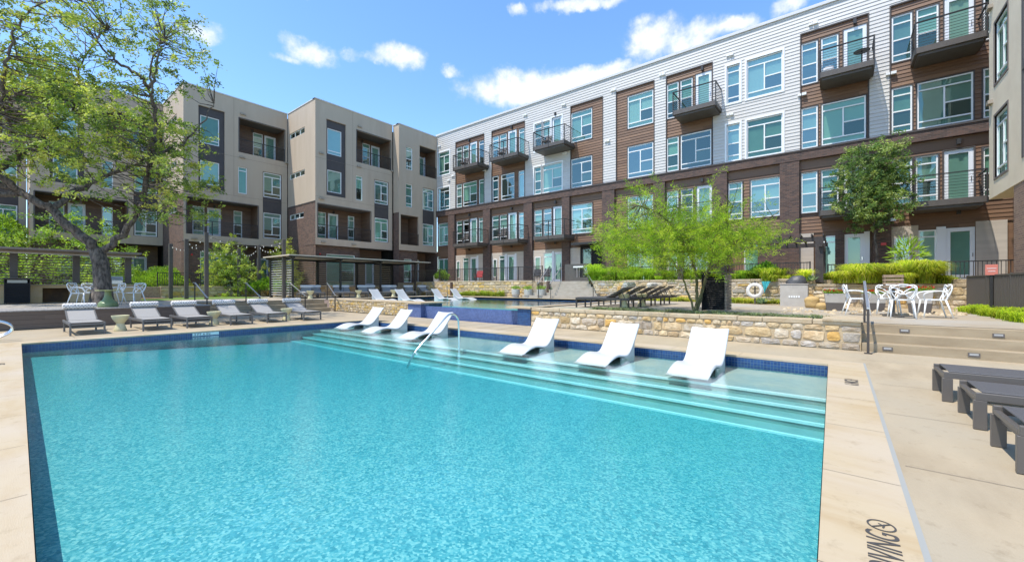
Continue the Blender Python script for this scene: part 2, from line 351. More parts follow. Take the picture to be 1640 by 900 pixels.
# coping stone joints and deck saw cuts
j=MB()
def strip(p,q,w,z,zz=.0):
    p=Vector((*p,z));q=Vector((*q,z+zz)); t=(q-p).normalized(); a=Vector((-t.y,t.x,0))*w/2
    j.quad([p-a,q-a,q+a,p+a],Vector((0,0,1)))
for u in np.arange(1.2,8.6,1.25): strip((u,.06+.0105*u+.02),(u,-.31),.004,.0085)
for v in np.arange(1.5,14.4,1.25): strip((.055+.0191*v-.02,v),(-.37,v),.004,.0085); strip((8.74,v),(9.17,v),.004,.0085)
for u in np.arange(1.2,8.6,1.25): strip((u,14.45-.03*u+.06),(u,14.75),.004,.0085)
for u in (2.6,4.15,5.75,7.4,9.6): strip((u,-.37),(u,-14),.006,.004)
strip((9.24,7.6),(10.86,7.6),.01,.004)
for v in (17.4,): strip((-14,v),(10.8,v),.008,.004)
for u in (-2,1.2,4.4,7.6): strip((u,15.05),(u,22),.008,.004)
for v in np.arange(8.0,15.2,.82): strip((9.26,v),(10.86,v+.02),.022,.004)
struct(j,'deck_joints',jointm)
# basin
WZ=-.13; LZ=-.235
def lerp(a,b,t): return a+(b-a)*t
pool_floor=mat('pool_plaster',(.13,.50,.54),.6,(.24,.66,.68),5,6,lo=.3,hi=.7,spec=.2)
def pebble_and_ripple_light():  # pebble speckle whose contrast also paints the net of rippled light
    m=pool_floor; t=m.node_tree; b=t.nodes['Principled BSDF']
    g=t.nodes.new('ShaderNodeNewGeometry'); v=t.nodes.new('ShaderNodeTexVoronoi'); v.inputs['Scale'].default_value=58; v.feature='SMOOTH_F1'; v.inputs['Smoothness'].default_value=.25
    n=t.nodes.new('ShaderNodeTexNoise'); n.inputs['Scale'].default_value=6; n.inputs['Detail'].default_value=3
    a=t.nodes.new('ShaderNodeVectorMath'); a.operation='MULTIPLY_ADD'; t.links.new(n.outputs['Color'],a.inputs[0]); a.inputs[1].default_value=(.16,.16,.16); t.links.new(g.outputs['Position'],a.inputs[2])
    t.links.new(a.outputs[0],v.inputs['Vector'])
    r=t.nodes.new('ShaderNodeValToRGB'); t.links.new(v.outputs['Color'],r.inputs[0])
    e=r.color_ramp.elements; e[0].position=.15; e[0].color=(.022,.20,.245,1); e[1].position=.9; e[1].color=(.34,.56,.52,1)
    x=e.new(.5); x.color=(.09,.335,.37,1)
    n2=t.nodes.new('ShaderNodeTexNoise'); n2.inputs['Scale'].default_value=.35; n2.inputs['Detail'].default_value=3; t.links.new(g.outputs['Position'],n2.inputs['Vector'])
    c=nmix(t,nmath(t,'MULTIPLY',n2.outputs['Fac'],.6),r.outputs[0],(.10,.345,.38))
    t.links.new(c,b.inputs['Base Color'])
pebble_and_ripple_light()
ledgem=mat('tanning_ledge_plaster',(.37,.39,.37),.7,(.44,.42,.36),2.2,7,c3=(.25,.34,.35),ns3=1.3)
treadm=mat('step_tread_plaster',(.30,.40,.37),.7,(.26,.36,.34),5,5)
nosem=mat('step_nosing_tile',(.86,.88,.86),.35)
tile=brickmat('blue_glass_tile',(.007,.032,.12),(.014,.06,.19),(.07,.12,.18),.052,.052,.004,.15,0,.2)
tile2=brickmat('cobalt_mosaic_tile',(.05,.085,.22),(.08,.13,.30),(.18,.21,.30),.05,.05,.003,.2,0,.2)
fl=MB(); fl.quad([(0,0,-.22),(6.1,0,-.53),(6.1,14.6,-.545),(0,14.6,-.30)],Vector((0,0,1)))
zt=WZ-.02
for i in range(4):
    a=PI_[i];b=PI_[(i+1)%4]; n=Vector((-(b[1]-a[1]),b[0]-a[0],0))
    fl.quad([(*a,-1),(*b,-1),(*b,zt-.06),(*a,zt-.06)],n)
struct(fl,'pool_floor',pool_floor)
bt=MB()
for i in range(4):
    a=PI_[i];b=PI_[(i+1)%4]; n=Vector((-(b[1]-a[1]),b[0]-a[0],0)).normalized()*.006
    bt.quad([(a[0]+n.x,a[1]+n.y,zt-.06),(b[0]+n.x,b[1]+n.y,zt-.06),(b[0]+n.x,b[1]+n.y,-.03),(a[0]+n.x,a[1]+n.y,-.03)],n)
struct(bt,'waterline_tiles',tile)
se=[(7.05,LZ),(6.785,-.33),(6.44,-.42),(6.07,-.51)]
lg=MB(); lg.box((7.05,.1,-.9),(8.76,14.3,LZ)); struct(lg,'tanning_ledge',ledgem)
st=MB()
for (u,z),(un,_) in zip(se[1:],se[:-1]): st.box((u,.1,-.95),(un-.001,14.4,z))
struct(st,'pool_steps',treadm)
ns=MB()
for u,z in se: ns.box((u-.012,.12,z-.03),(u+.035,14.38,z+.006))
struct(ns,'step_nosings',nosem)
def watermat(name,bs,bstr,tint=(.93,.985,.99),spec=1.0):
    m=bpy.data.materials.new(name); m.use_nodes=True; t=m.node_tree; t.nodes.clear(); o=t.nodes.new('ShaderNodeOutputMaterial')
    g=t.nodes.new('ShaderNodeNewGeometry')
    n=t.nodes.new('ShaderNodeTexNoise'); n.inputs['Scale'].default_value=bs; n.inputs['Detail'].default_value=3; n.inputs['Roughness'].default_value=.55; n.inputs['Distortion'].default_value=.8
    t.links.new(g.outputs['Position'],n.inputs['Vector'])
    n2=t.nodes.new('ShaderNodeTexNoise'); n2.inputs['Scale'].default_value=bs*.22; n2.inputs['Detail'].default_value=2; t.links.new(g.outputs['Position'],n2.inputs['Vector'])
    h=nmath(t,'ADD',n.outputs['Fac'],nmath(t,'MULTIPLY',n2.outputs['Fac'],1.5))
    bp=t.nodes.new('ShaderNodeBump'); bp.inputs['Strength'].default_value=bstr; bp.inputs['Distance'].default_value=.03; t.links.new(h,bp.inputs['Height'])
    gl=t.nodes.new('ShaderNodeBsdfGlossy'); gl.inputs['Roughness'].default_value=.015; t.links.new(bp.outputs[0],gl.inputs['Normal']); gl.inputs[0].default_value=(spec,spec,spec,1)
    tr=t.nodes.new('ShaderNodeBsdfTransparent'); tr.inputs[0].default_value=(*tint,1)
    fr=t.nodes.new('ShaderNodeFresnel'); fr.inputs[0].default_value=1.33; t.links.new(bp.outputs[0],fr.inputs['Normal'])
    mx=t.nodes.new('ShaderNodeMixShader'); t.links.new(fr.outputs[0],mx.inputs[0]); t.links.new(tr.outputs[0],mx.inputs[1]); t.links.new(gl.outputs[0],mx.inputs[2])
    t.links.new(mx.outputs[0],o.inputs[0])
    va=t.nodes.new('ShaderNodeVolumeAbsorption'); va.inputs[0].default_value=(.08,.89,.95,1); va.inputs[1].default_value=.66; t.links.new(va.outputs[0],o.inputs['Volume'])
    return m
wm=watermat('pool_water',16,.10)
w=MB(); w.prism([(x+(-.02 if i in(0,3) else .02),y+(-.02 if i<2 else .02)) for i,(x,y) in enumerate(PI_)],-1.2,WZ); struct(w,'pool_water',wm)
# ---- right steps and upper deck
def dz(u,v): return .50+.08*min(1,max(0,(v+0.2)/5))
s=MB()
for k,(u,z) in enumerate(((10.87,.167),(11.2,.333),(11.54,.5))): s.box((u,-14,-.3),((11.2,11.54,12.0)[k],-.34,z-.0))
struct(s,'deck_steps',stepc)
def grid(mb,us,vs,zf):
    n=len(vs); V=[(u,v,zf(u,v)) for u in us for v in vs]
    mb.add(V,[(i*n+k,(i+1)*n+k,(i+1)*n+k+1,i*n+k+1) for i in range(len(us)-1) for k in range(n-1)])
ud=MB()
grid(ud,[11.9,14,20.7],[-14]+list(np.arange(-.34,8.6,.745)),dz)
grid(ud,[11.25,11.9],[-.30,3,8.5],lambda u,v:dz(u,v)-.03)
grid(ud,[19.55,20.8],[8.5,14,22.0],lambda u,v:.58); grid(ud,[-14,10.9,12.2,20.7],[22.0,24,30,60],lambda u,v:.58); grid(ud,[-14,5.2],[21.3,22.0],lambda u,v:.58)
grid(ud,[5.2,10.9],[21.4,22.0],lambda u,v:.58)
struct(ud,'upper_deck',conc2)
# left steps
s=MB()
for k,(v,z) in enumerate(((20.6,.193),(21.0,.386),(21.4,.58))): s.box((5.2,v,-.2),(10.7+.05*k,(21.0,21.4,22.0)[k],z))
struct(s,'garden_steps',stepc)
# second pool
def rect_ring(mb,pts_in,w,z0,z1):pass
p2=MB()
P2=[(11.15,8.5),(19.2,8.5),(19.2,22),(12.2,22),(12.2,13.7),(11.15,13.7)]
struct(MB().prism(P2,-.2,.18),'upper_pool_floor',mat('upper_pool_plaster',(.34,.44,.40),.6,(.28,.40,.39),2,5))
for i in range(6):
    a=P2[i];b=P2[(i+1)%6]; n=Vector((-(b[1]-a[1]),b[0]-a[0],0))
    if i!=5: p2.quad([(*a,.1),(*b,.1),(*b,.585),(*a,.585)],n)
struct(p2,'upper_pool_tiles',tile)
wm2=watermat('upper_pool_water',9,.10)
struct(MB().prism([(11.14,8.51),(19.19,8.51),(19.19,21.99),(12.21,21.99),(12.21,13.69),(11.14,13.69)],.05,.49),'upper_pool_water',wm2)
cc=MB()
cc.box((11.15,8.1,.5),(19.2,8.5,.592)); cc.box((19.2,8.1,.5),(19.6,22.3,.594)); cc.box((11.9,22,.5),(19.2,22.35,.592)); cc.box((10.80,7.88,.56),(11.38,8.9,.615)); cc.box((10.80,13.42,.56),(12.2,14.4,.618)); cc.box((10.84,-.36,.585),(12.05,.30,.625))
struct(cc,'upper_pool_coping',lime)
# infinity edge wall
iw=empty('infinity_edge_wall','cobalt blue mosaic tile spillway wall below the upper pool','tiled wall'); anchor(iw,(11.1,11,0))
MB().box((11.05,8.4,-.1),(11.16,13.7,.475)).build('spillway_face',tile2,iw)
MB().box((10.86,7.92,-.1),(11.30,8.45,.56)).build('end_pier',tile,iw)
MB().box((10.86,13.5,-.1),(11.30,14.35,.56)).build('end_pier',tile2,iw)
# ---- rubble stone walls
PAL=[(.70,.56,.34),(.72,.60,.42),(.64,.50,.30),(.66,.50,.28),(.60,.46,.28),(.50,.43,.34),(.68,.42,.13),(.66,.54,.36),(.66,.55,.40),(.44,.40,.34),(.55,.40,.20),(.68,.60,.47),(.50,.46,.41),(.60,.52,.40),(.40,.34,.27)]
PALY=[(.66,.52,.30),(.62,.46,.20),(.64,.44,.14),(.70,.58,.38),(.58,.46,.28),(.66,.56,.42),(.52,.44,.33)]
def stones(mb,P,s0,s1,z0,z1,rnd,hmin=.09,hmax=.26,wmax=.55,pal=PAL):
    """irregular bulging stones covering s0..s1, z0..z1; P(s,d,z)->world"""
    z=z0
    rows=[]
    while z<z1-.03:
        h=rnd.uniform(hmin,hmax)
        if z+h>z1-hmin*.8: h=z1-z
        rows.append((z,h)); z+=h
    for z,h in rows:
        s=s0
        while s<s1-.02:
            w=rnd.uniform(h*.8,min(wmax,h*3.0))
            if s+w>s1-.1: w=s1-s
            g=.006; col_=rnd.choice(pal); k=rnd.uniform(.82,1.12); mb.cur=tuple(x*k for x in col_)
            parts=[(s,z,w,h)]
            if h>hmax*.72 and rnd.random()<.4:
                hh=h*rnd.uniform(.4,.6); parts=[(s,z,w,hh),(s,z+hh,w,h-hh)]
            for (a,b_,ww,hh) in parts:
                k=rnd.uniform(.82,1.12); cl=rnd.choice(pal); mb.cur=tuple(x*k*1.0 for x in cl)
                cs,cz=a+ww/2,b_+hh/2; dd=rnd.uniform(.008,.034); ht=rnd.uniform(-.15,.15)
                n=10; vs=[P(cs+ht*ww*.2,dd+.012,cz)]
                rr=[]; ph=rnd.random()*6
                for q in range(n):
                    t=2*math.pi*(q+.5)/n; ex=rnd.choice((3.0,4.5,6.0)) if q==0 else ex
                    cx_=abs(math.cos(t))**(2/ex)*math.copysign(1,math.cos(t)); sx_=abs(math.sin(t))**(2/ex)*math.copysign(1,math.sin(t))
                    j_=1+.07*math.sin(3*t+ph)+rnd.uniform(-.11,.03); rr.append((cx_*j_,sx_*j_))
                for sc_,d_ in ((.74,dd+rnd.uniform(-.004,.008)),(.94,dd*.8),(1.0,-.03)):
                    for (x,y) in rr: vs.append(P(cs+x*(ww/2-g)*sc_,d_+rnd.uniform(-.006,.006)*(sc_<1),cz+y*(hh/2-g)*sc_))
                fs=[(0,1+q,1+(q+1)%n) for q in range(n)]
                for L_ in range(2): fs+=[(1+L_*n+q,1+(L_+1)*n+q,1+(L_+1)*n+(q+1)%n,1+L_*n+(q+1)%n) for q in range(n)]
                mb.add(vs,fs)
            s+=w
    mb.cur=None
def stone_wall(label,P,s0,s1,z0,z1,thick,cap=.1,capw=.0,pal=PAL,hmin=.09,hmax=.34,seed=1,wmax=.62,group=None,cap_over=.03):
    rnd=random.Random(seed); o=empty('stone_wall',label,'stone wall',group=group); mid=P((s0+s1)/2,-thick/2,z0); anchor(o,tuple(mid))
    m=MB(); m.box(P(s0,-thick,z0),P(s1,0,z1-cap)); m.build('mortar_core',mortar,o)
    m=MB(); stones(m,P,s0,s1,z0,z1-cap,rnd,hmin,hmax,wmax,pal); m.build('rubble_face',stone,o,smooth=False)
    m=MB(); s=s0
    while s<s1-.01:
        w=rnd.uniform(.5,.95)
        if s+w>s1-.3: w=s1-s
        a=P(s+.004,-thick-cap_over,z1-cap+.0);b=P(s+w-.004,cap_over+rnd.uniform(-.008,.008),z1+rnd.uniform(-.006,.006))
        cx,cy,cz=[(a[i]+b[i])/2 for i in range(3)]; m.cbox((cx,cy,cz),[abs(a[i]-b[i]) for i in range(3)],.012); s+=w
    m.build('cap_stones',lime,o); return o
PU=lambda U: (lambda s,d,z:(U-d,s,z)); PV=lambda V:(lambda s,d,z:(s,V-d,z))
stone_wall('low rubble limestone wall with rough blocks behind the white in-pool loungers',PU(10.90),-.33,7.92,0,.60,.34,.10,seed=3)
stone_wall('low golden rubble wall with wide pale cap left of the blue tile wall',PU(11.02),14.36,21.3,0,.62,.30,.06,pal=PALY,hmin=.06,hmax=.14,wmax=.28,seed=5)
MB().box((11.3,13.9,.5),(12.2,21.99,.6)).build('pale_wall_ledge',lime); tag(bpy.data.objects['pale_wall_ledge'],kind='structure')
stone_wall('upper rubble retaining wall behind the life ring and dark towel stand',PU(20.35),1.6,10.6,.5,1.60,.35,.10,seed=8,hmin=.1,hmax=.24,pal=PAL+PALY)
stone_wall('upper rubble retaining wall behind the white chairs by the grey fence',PU(20.25),-4.2,1.6,.45,1.38,.35,.10,seed=9,hmin=.12,hmax=.30,wmax=.6)
stone_wall('upper golden rubble wall left of the far stone stairs',PU(20.66),14.9,26.5,.5,1.64,.3,.08,seed=10,hmin=.1,hmax=.24,pal=PALY)
stone_wall('low stone wall behind the cabana row',PV(28.75),12.0,20.7,.5,1.30,.3,.08,seed=11,pal=PALY)
stone_wall('low stone garden wall behind the small tree and string light posts',PV(31.5),6.0,12.3,.5,1.28,.3,.08,seed=12,pal=PALY)
# far stairs
s=MB()
for k in range(6):
    s.box((19.75+.25*k,9.9+.26*k,.4),(21.6,15.0-.22*k,.75+.167*k))
struct(s,'terrace_stairs',mat('weathered_stairs',(.40,.355,.29),.85,(.32,.28,.22),3,7,stretch=(1,1,3),bump=.3))
s=MB(); s.box((20.7,-14,.3),(25.4,10.3,1.55)); s.box((20.7,14.6,.3),(25.4,28.7,1.55)); s.box((21.35,10.3,.3),(25.4,14.6,1.552)); s.box((-14,31.6,.3),(12.2,60,1.25)); s.box((12.1,28.9,.3),(21,60,1.25)); struct(s,'terrace',paver)
s=MB(); s.box((2.2,26.6,.5),(10.0,31.4,.592)); struct(s,'lawn',lawn)
s=MB(); s.box((-14,29.3,.5),(5.9,31.5,.62)); struct(s,'garden_bed',mulch)
s=MB(); s.box((11.25,-.28,.4),(12.2,7.6,.585)); struct(s,'planter_bed',mat('planter_gravel',(.40,.37,.28),.95,(.22,.24,.16),14,5,bump=.8))
s=MB(); s.box((19.3,.9,.4),(20.3,10,.56)); s.box((19.9,15.2,.4),(20.7,22,.62)); s.box((17.4,-4,.4),(20.2,.9,.515)); struct(s,'gravel_bed',paver)
# wooden platform (left)
o=empty('wood_platform','brown composite board platform edge behind the left loungers','platform'); anchor(o,(-4,19.05,0))
m=MB()
for k in range(4): m.box((-14,19.02+.002*k,.02+.14*k),(5.1,19.06,.155+.14*k))
m.build('fascia_boards',trex,o)
MB().box((-14,19.06,0),(5.05,21.35,.545)).build('deck_frame',darkg,o)
m=MB()
for k in range(16): m.box((-14,19.0+.147*k,.546),(5.13,19.14+.147*k,.578))
m.build('deck_boards',deckw,o)
# ================================================================= buildings
class Fr:
    def __init__(s,ax,pos,sg,rs): s.ax=ax;s.pos=pos;s.sg=sg;s.rs=rs; s.n=Vector((sg,0,0)) if ax=='u' else Vector((0,sg,0))
    def P(s,t,d,z): return (s.pos+s.sg*d,t,z) if s.ax=='u' else (t,s.pos+s.sg*d,z)
def wall(mb,F,s0,s1,z0,z1,holes=(),d=0.0,depth=.14,lap=None,proud=0,reveal=None):
    if s0>s1: s0,s1=s1,s0
    hs=[(min(a,b),max(a,b),c,e) for a,b,c,e in holes]
    hs=[h for h in hs if h[1]>s0 and h[0]<s1 and h[3]>z0 and h[2]<z1]
    S=sorted({round(x,4) for x in [s0,s1]+[min(max(v,s0),s1) for h in hs for v in h[:2]]})
    Z={round(z,4) for z in [z0,z1]+[min(max(v,z0),z1) for h in hs for v in h[2:]]}
    if lap:
        k=math.ceil(z0/lap)
        while k*lap<z1: Z.add(round(k*lap,4)); k+=1
    Z=sorted(Z)
    def off(z,top):
        if not lap: return 0
        q=z/lap; fl=math.floor(q+1e-4) if not top else math.ceil(q-1e-4)-1
        return .024*(1-(q-fl))
    for i in range(len(S)-1):
        for k in range(len(Z)-1):
            a,b,c,e=S[i],S[i+1],Z[k],Z[k+1]; ms,mz=(a+b)/2,(c+e)/2
            if any(h[0]<ms<h[1] and h[2]<mz<h[3] for h in hs): continue
            o0,o1=off(c,False),off(e,True)
            mb.quad([F.P(a,d+o0,c),F.P(b,d+o0,c),F.P(b,d+o1,e),F.P(a,d+o1,e)],F.n)
            if lap and o1<.002: mb.quad([F.P(a,d,e),F.P(b,d,e),F.P(b,d+.024,e),F.P(a,d+.024,e)],Vector((0,0,-1)))
    for h in hs:
        a,b,c,e=max(h[0],s0),min(h[1],s1),max(h[2],z0),min(h[3],z1); q=d-depth
        mb.quad([F.P(a,d,c),F.P(b,d,c),F.P(b,q,c),F.P(a,q,c)],Vector((0,0,1))); mb.quad([F.P(a,d,e),F.P(b,d,e),F.P(b,q,e),F.P(a,q,e)],Vector((0,0,-1)))
        mb.quad([F.P(a,d,c),F.P(a,d,e),F.P(a,q,e),F.P(a,q,c)]); mb.quad([F.P(b,d,c),F.P(b,d,e),F.P(b,q,e),F.P(b,q,c)])
def fbox(mb,F,s0,s1,d0,d1,z0,z1): mb.box(F.P(s0,d0,z0),F.P(s1,d1,z1))
WRND=random.Random(21)
def window(root,F,s0,s1,z0,z1,kind='A',d=-.07,blind=None):
    if s0>s1: s0,s1=s1,s0
    m=MB(); t=.055; h=z1-z0; fb=lambda a,b,c,e,q=.0: fbox(m,F,a,b,d-.04,d+.03+q,c,e)
    fb(s0,s1,z1-t,z1);fb(s0,s1,z0,z0+t);fb(s0,s0+t,z0+t,z1-t);fb(s1-t,s1,z0+t,z1-t)
    zt=z1-.17*h; zb=z0+.15*h; mid=(s0+s1)/2; zc=zb+(zt-zb)*.48; scr=None; q=.028
    if kind=='A':
        fb(s0+t,s1-t,zt-q,zt+q,-.003);fb(s0+t,s1-t,zb-q,zb+q,-.003);fb(mid-q,mid+q,zb+q,zt-q,-.003)
        r0,r1=(mid+q,s1-t) if F.rs>0 else (s0+t,mid-q)
        fb(r0,r1,zc-q,zc+q,-.005); scr=(r0,r1,zb+q,zc-q)
    elif kind=='N':
        fb(s0+t,s1-t,zt-q,zt+q,-.003);fb(s0+t,s1-t,zb-q,zb+q,-.003);fb(s0+t,s1-t,zc-q,zc+q,-.005); scr=(s0+t,s1-t,zb+q,zc-q)
    elif kind=='P': fb(s0+t,s1-t,z1-.14*h-q,z1-.14*h+q,-.003);
    elif kind=='Q': fb(s0+t,s1-t,z0+.14*h-q,z0+.14*h+q,-.003)
    elif kind=='H':
        for k in (1/3,2/3): fb(s0+(s1-s0)*k-q,s0+(s1-s0)*k+q,z0+t,z1-t,-.003)
    elif kind=='B': fb(mid-q,mid+q,z0+t,z1-t,-.003)
    o=m.build('window',whitep,root)
    m=MB(); m.quad([F.P(s0+t,d,z0+t),F.P(s1-t,d,z0+t),F.P(s1-t,d,z1-t),F.P(s0+t,d,z1-t)],F.n); m.build('pane',WRND.choice(glasses),o)
    if scr: m=MB(); a,b,c,e=scr; m.quad([F.P(a,d-.018,c),F.P(b,d-.018,c),F.P(b,d-.018,e),F.P(a,d-.018,e)],F.n); m.build('insect_screen',screenm,o)
    if blind is None: blind=WRND.random()<.80
    if blind:
        low=z0+t if WRND.random()<.8 else z0+h*WRND.uniform(.15,.5)
        m=MB(); m.quad([F.P(s0+t,d-.055,low),F.P(s1-t,d-.055,low),F.P(s1-t,d-.055,z1-t),F.P(s0+t,d-.055,z1-t)],F.n); m.build('roller_blind',WRND.choice(blinds+[blindm,blind2]),o)
    return o
def door(root,F,s0,s1,z0,z1,d=-.07,side=True):
    if s0>s1: s0,s1=s1,s0
    m=MB(); w=s1-s0; e=.14 if w>.7 else .1; q=z0+.22
    # slab with a glass opening
    for a,b,c,g in ((s0,s0+e,z0,z1),(s1-e,s1,z0,z1),(s0+e,s1-e,z0,q),(s0+e,s1-e,z1-.16,z1)): fbox(m,F,a,b,d-.04,d+.03,c,g)
    for a in (s0+.035,s1-.045): fbox(m,F,a,a+.01,d+.03,d+.036,z0+.02,z1-.03)
    o=m.build('door',doorw,root)
    m=MB(); m.quad([F.P(s0+e,d,q),F.P(s1-e,d,q),F.P(s1-e,d,z1-.16),F.P(s0+e,d,z1-.16)],F.n); m.build('pane',glass,o)
    m=MB(); m.quad([F.P(s0+e,d-.05,q),F.P(s1-e,d-.05,q),F.P(s1-e,d-.05,z1-.16),F.P(s0+e,d-.05,z1-.16)],F.n); m.build('roller_blind',WRND.choice([blind2,blindm]),o)
    m=MB(); hs=s0+.06 if F.rs<0 else s1-.08; fbox(m,F,hs,hs+.02,d+.03,d+.08,z0+.95,z0+1.1); m.build('handle',steel,o)
    return o
def railing(name,parent,F,s0,s1,d0,z0,h=1.02,dback=0,bars=9,ends=(True,True),mt=None):
    if s0>s1: s0,s1=s1,s0
    m=MB(); mt=mt or darkm
    fbox(m,F,s0,s1,d0-.05,d0,z0+h-.03,z0+h)
    segs=[(s0,s1)]
    for i in range(bars):
        z=z0+.06+(h-.12)*i/(bars-1); fbox(m,F,s0,s1,d0-.03,d0-.015,z,z+.014)
        for k,e in enumerate(ends):
            if e: s=s0 if k==0 else s1-.015; fbox(m,F,s,s+.015,dback,d0-.03,z,z+.014)
    for k,e in enumerate(ends):
        if e: s=s0 if k==0 else s1-.05; fbox(m,F,s,s+.05,dback,d0-.05,z0+h-.031,z0+h-.001)
    n=max(1,round((s1-s0)/1.6))
    for i in range(n+1):
        s=s0+(s1-s0-.045)*i/n; fbox(m,F,s,s+.045,d0-.045,d0+.005,z0-.28 if dback==0 and ends[0] else z0,z0+h-.032)
    return m.build(name,mt,parent)
def balcony(root,F,s0,s1,zt,depth=1.35,th=.34):
    m=MB(); a,b=sorted((s0,s1))
    top=[F.P(a,0,zt),F.P(b,0,zt),F.P(b,depth,zt),F.P(a,depth,zt)]
    fbox(m,F,a,b,.0,depth,zt-.24,zt); fbox(m,F,a+.1,b-.1,.0,depth-.1,zt-th,zt-.24)
    o=m.build('balcony',darkg,root); railing('railing',o,F,a,b,depth+.005,zt,1.05); return o
def sconce(root,F,s,z,name='wall_lamp',mt=None):
    m=MB(); fbox(m,F,s-.06,s+.06,.0,.12,z,z+.22); m.build(name,mt or darkm,root)
def vent(root,F,s,z,mt):
    m=MB(); fbox(m,F,s-.09,s+.09,0,.12,z,z+.12); fbox(m,F,s+.12,s+.26,0,.1,z+.01,z+.11); m.build('wall_vent',mt,root)
# ---------------------------------------------------------------- white building
WB=empty('apartment_building','long four storey building of white lap siding over dark brick and brown wood bays','building'); anchor(WB,(25,10,0))
F=Fr('u',25.0,-1,-1)
L4=(11.28,13.33);L3=(8.12,10.12);L2=(4.92,6.94);L1=(1.62,3.72)
D4=(11.12,13.42);D2=(4.75,7.02)
rows={4:[('A',702,720),('N',731,739.5),('N',741,750.2),('D',752.3,763.7),('P',767,775),('N',788.5,798.5),('N',800,811),('D',813.3,827),('P',831,840),
 ('N',856.5,867.5),('N',869.5,881),('D',884,900),('A',914.6,948),('A',1005,1046),('N',1068,1086.5),('N',1089.5,1109),('D',1114,1139.5),('N',1164,1185),('A',1196,1253.3),
 ('N',1283,1309.5),('N',1315,1342.7),('D',1351,1388),('N',1428,1461),('N',1467.7,1503.3),('D',1512.7,1560),('N',1575,1603)],
 3:[('A',702,720),('N',731,739.5),('A',741.5,763.5),('P',767,775),('N',788.5,798),('A',802.5,823.5),('P',830.3,839.5),('N',856,866.8),('A',869,900),('A',914.6,948),('A',1005,1046),
 ('N',1067.9,1086.7),('A',1090,1139),('N',1164,1185),('A',1196,1253.3),('N',1283,1309.5),('A',1315.7,1386.7),('N',1428,1461),('A',1469,1559),('N',1575,1603)],
 2:[('A',701,719),('N',730.5,739.5),('N',741,750.2),('D',752,763.7),('P',766,774),('N',787.5,798),('N',799.6,811.3),('D',813,827),('P',830,839.5),('N',855,867.5),('N',869.5,882.8),('D',885,900.5),
 ('A',914.6,948),('A',1004.5,1045.5),('N',1067.5,1086),('N',1090,1109.5),('D',1115,1140),('N',1166,1188.7),('A',1201.5,1249.5),('N',1283,1309),('N',1315,1343),('D',1350.7,1388),
 ('N',1428,1461),('N',1466.7,1502.7),('D',1512,1560),('N',1575,1603)],
 1:[('B',701,719),('P',741,750),('D',752.5,763),('P',799,808),('D',812,824),('P',870,884),('D',887,900),('B',1004.5,1045.5),('P',1070,1084),('P',1090,1106),('D',1112,1134),('B',1191.5,1249),('P',1319,1346),('D',1352,1384),
 ('P',1471,1500),('D',1515,1562)]}
zr={4:L4,3:L3,2:L2,1:L1}; dr={4:D4,3:(0,0),2:D2,1:(1.56,3.74)}
H_=[];items=[]
for f,lst in rows.items():
    for k,a,b in lst:
        s0,s1=vp(b),vp(a); z0,z1=dr[f] if k=='D' else zr[f]
        if f==1 and k!='B' and k!='D': z0=1.62
        H_.append((s0,s1,z0,z1)); items.append((f,k,s0,s1,z0,z1))
TOPB=13.85; ZB=8.03
browns=[(vp(775.8),vp(729.7)),(vp(840.9),vp(787.5)),(vp(966),vp(913.8)),(vp(1048.3),vp(986.7)),(vp(1141.7),vp(1066.8)),(vp(1391.7),vp(1281.7)),(-9.0,vp(1425))]
m=MB(); S0=28.78
cur=S0
wh=[]
for a,b in browns: wh.append((b,cur)); cur=a
wh=[w_ for w_ in wh if w_[1]-w_[0]>.02]
for a,b in wh: wall(m,F,a,b,ZB,TOPB,H_,0,.12,.17)
wall(m,F,-16,S0,TOPB,15.0,(),0,.12,.17); wall(m,F,-16,-9.0,ZB,TOPB,(),0,.12,.17)
m.build('white_siding_wall',white_sid,WB)
m=MB()
for a,b in browns: wall(m,F,a,b,ZB,TOPB-.05,H_,-.05,.09,.17)
m.build('brown_siding_bay',wood_sid,WB)
# dark edge trim round the brown bays and the windows on them
m=MB()
for a,b in browns:
    fbox(m,F,a-.01,a+.04,-.06,.03,ZB,TOPB);fbox(m,F,b-.04,b+.01,-.06,.03,ZB,TOPB);fbox(m,F,a+.04,b-.04,-.06,.03,TOPB-.05,TOPB+.01)
for f,k,s0,s1,z0,z1 in items:
    if f==1: continue
    br=any(a-.1<(s0+s1)/2<b+.1 for a,b in browns) or f==2
    if br:
        q=.045; dd=(-.05,-.015)
        for a,b,c,e in ((s0-q,s0,z0-q,z1+q),(s1,s1+q,z0-q,z1+q),(s0,s1,z1,z1+q),(s0,s1,z0-q,z0)): fbox(m,F,a,b,dd[0]-.05,dd[1]+(.0 if f>2 else -.01),c,e)
m.build('dark_trim',stucco_dk,WB)
m=MB()
for f,k,s0,s1,z0,z1 in items:
    if f>2 and not any(a-.1<(s0+s1)/2<b+.1 for a,b in browns):
        q=.09; m=MB()
        for a,b,c,e in ((s0-q,s0,z0-q,z1+q),(s1,s1+q,z0-q,z1+q),(s0,s1,z1,z1+q),(s0,s1,z0-q,z0)): fbox(m,F,a,b,-.06,.045,c,e)
        m.build('white_window_trim',whitep,WB)
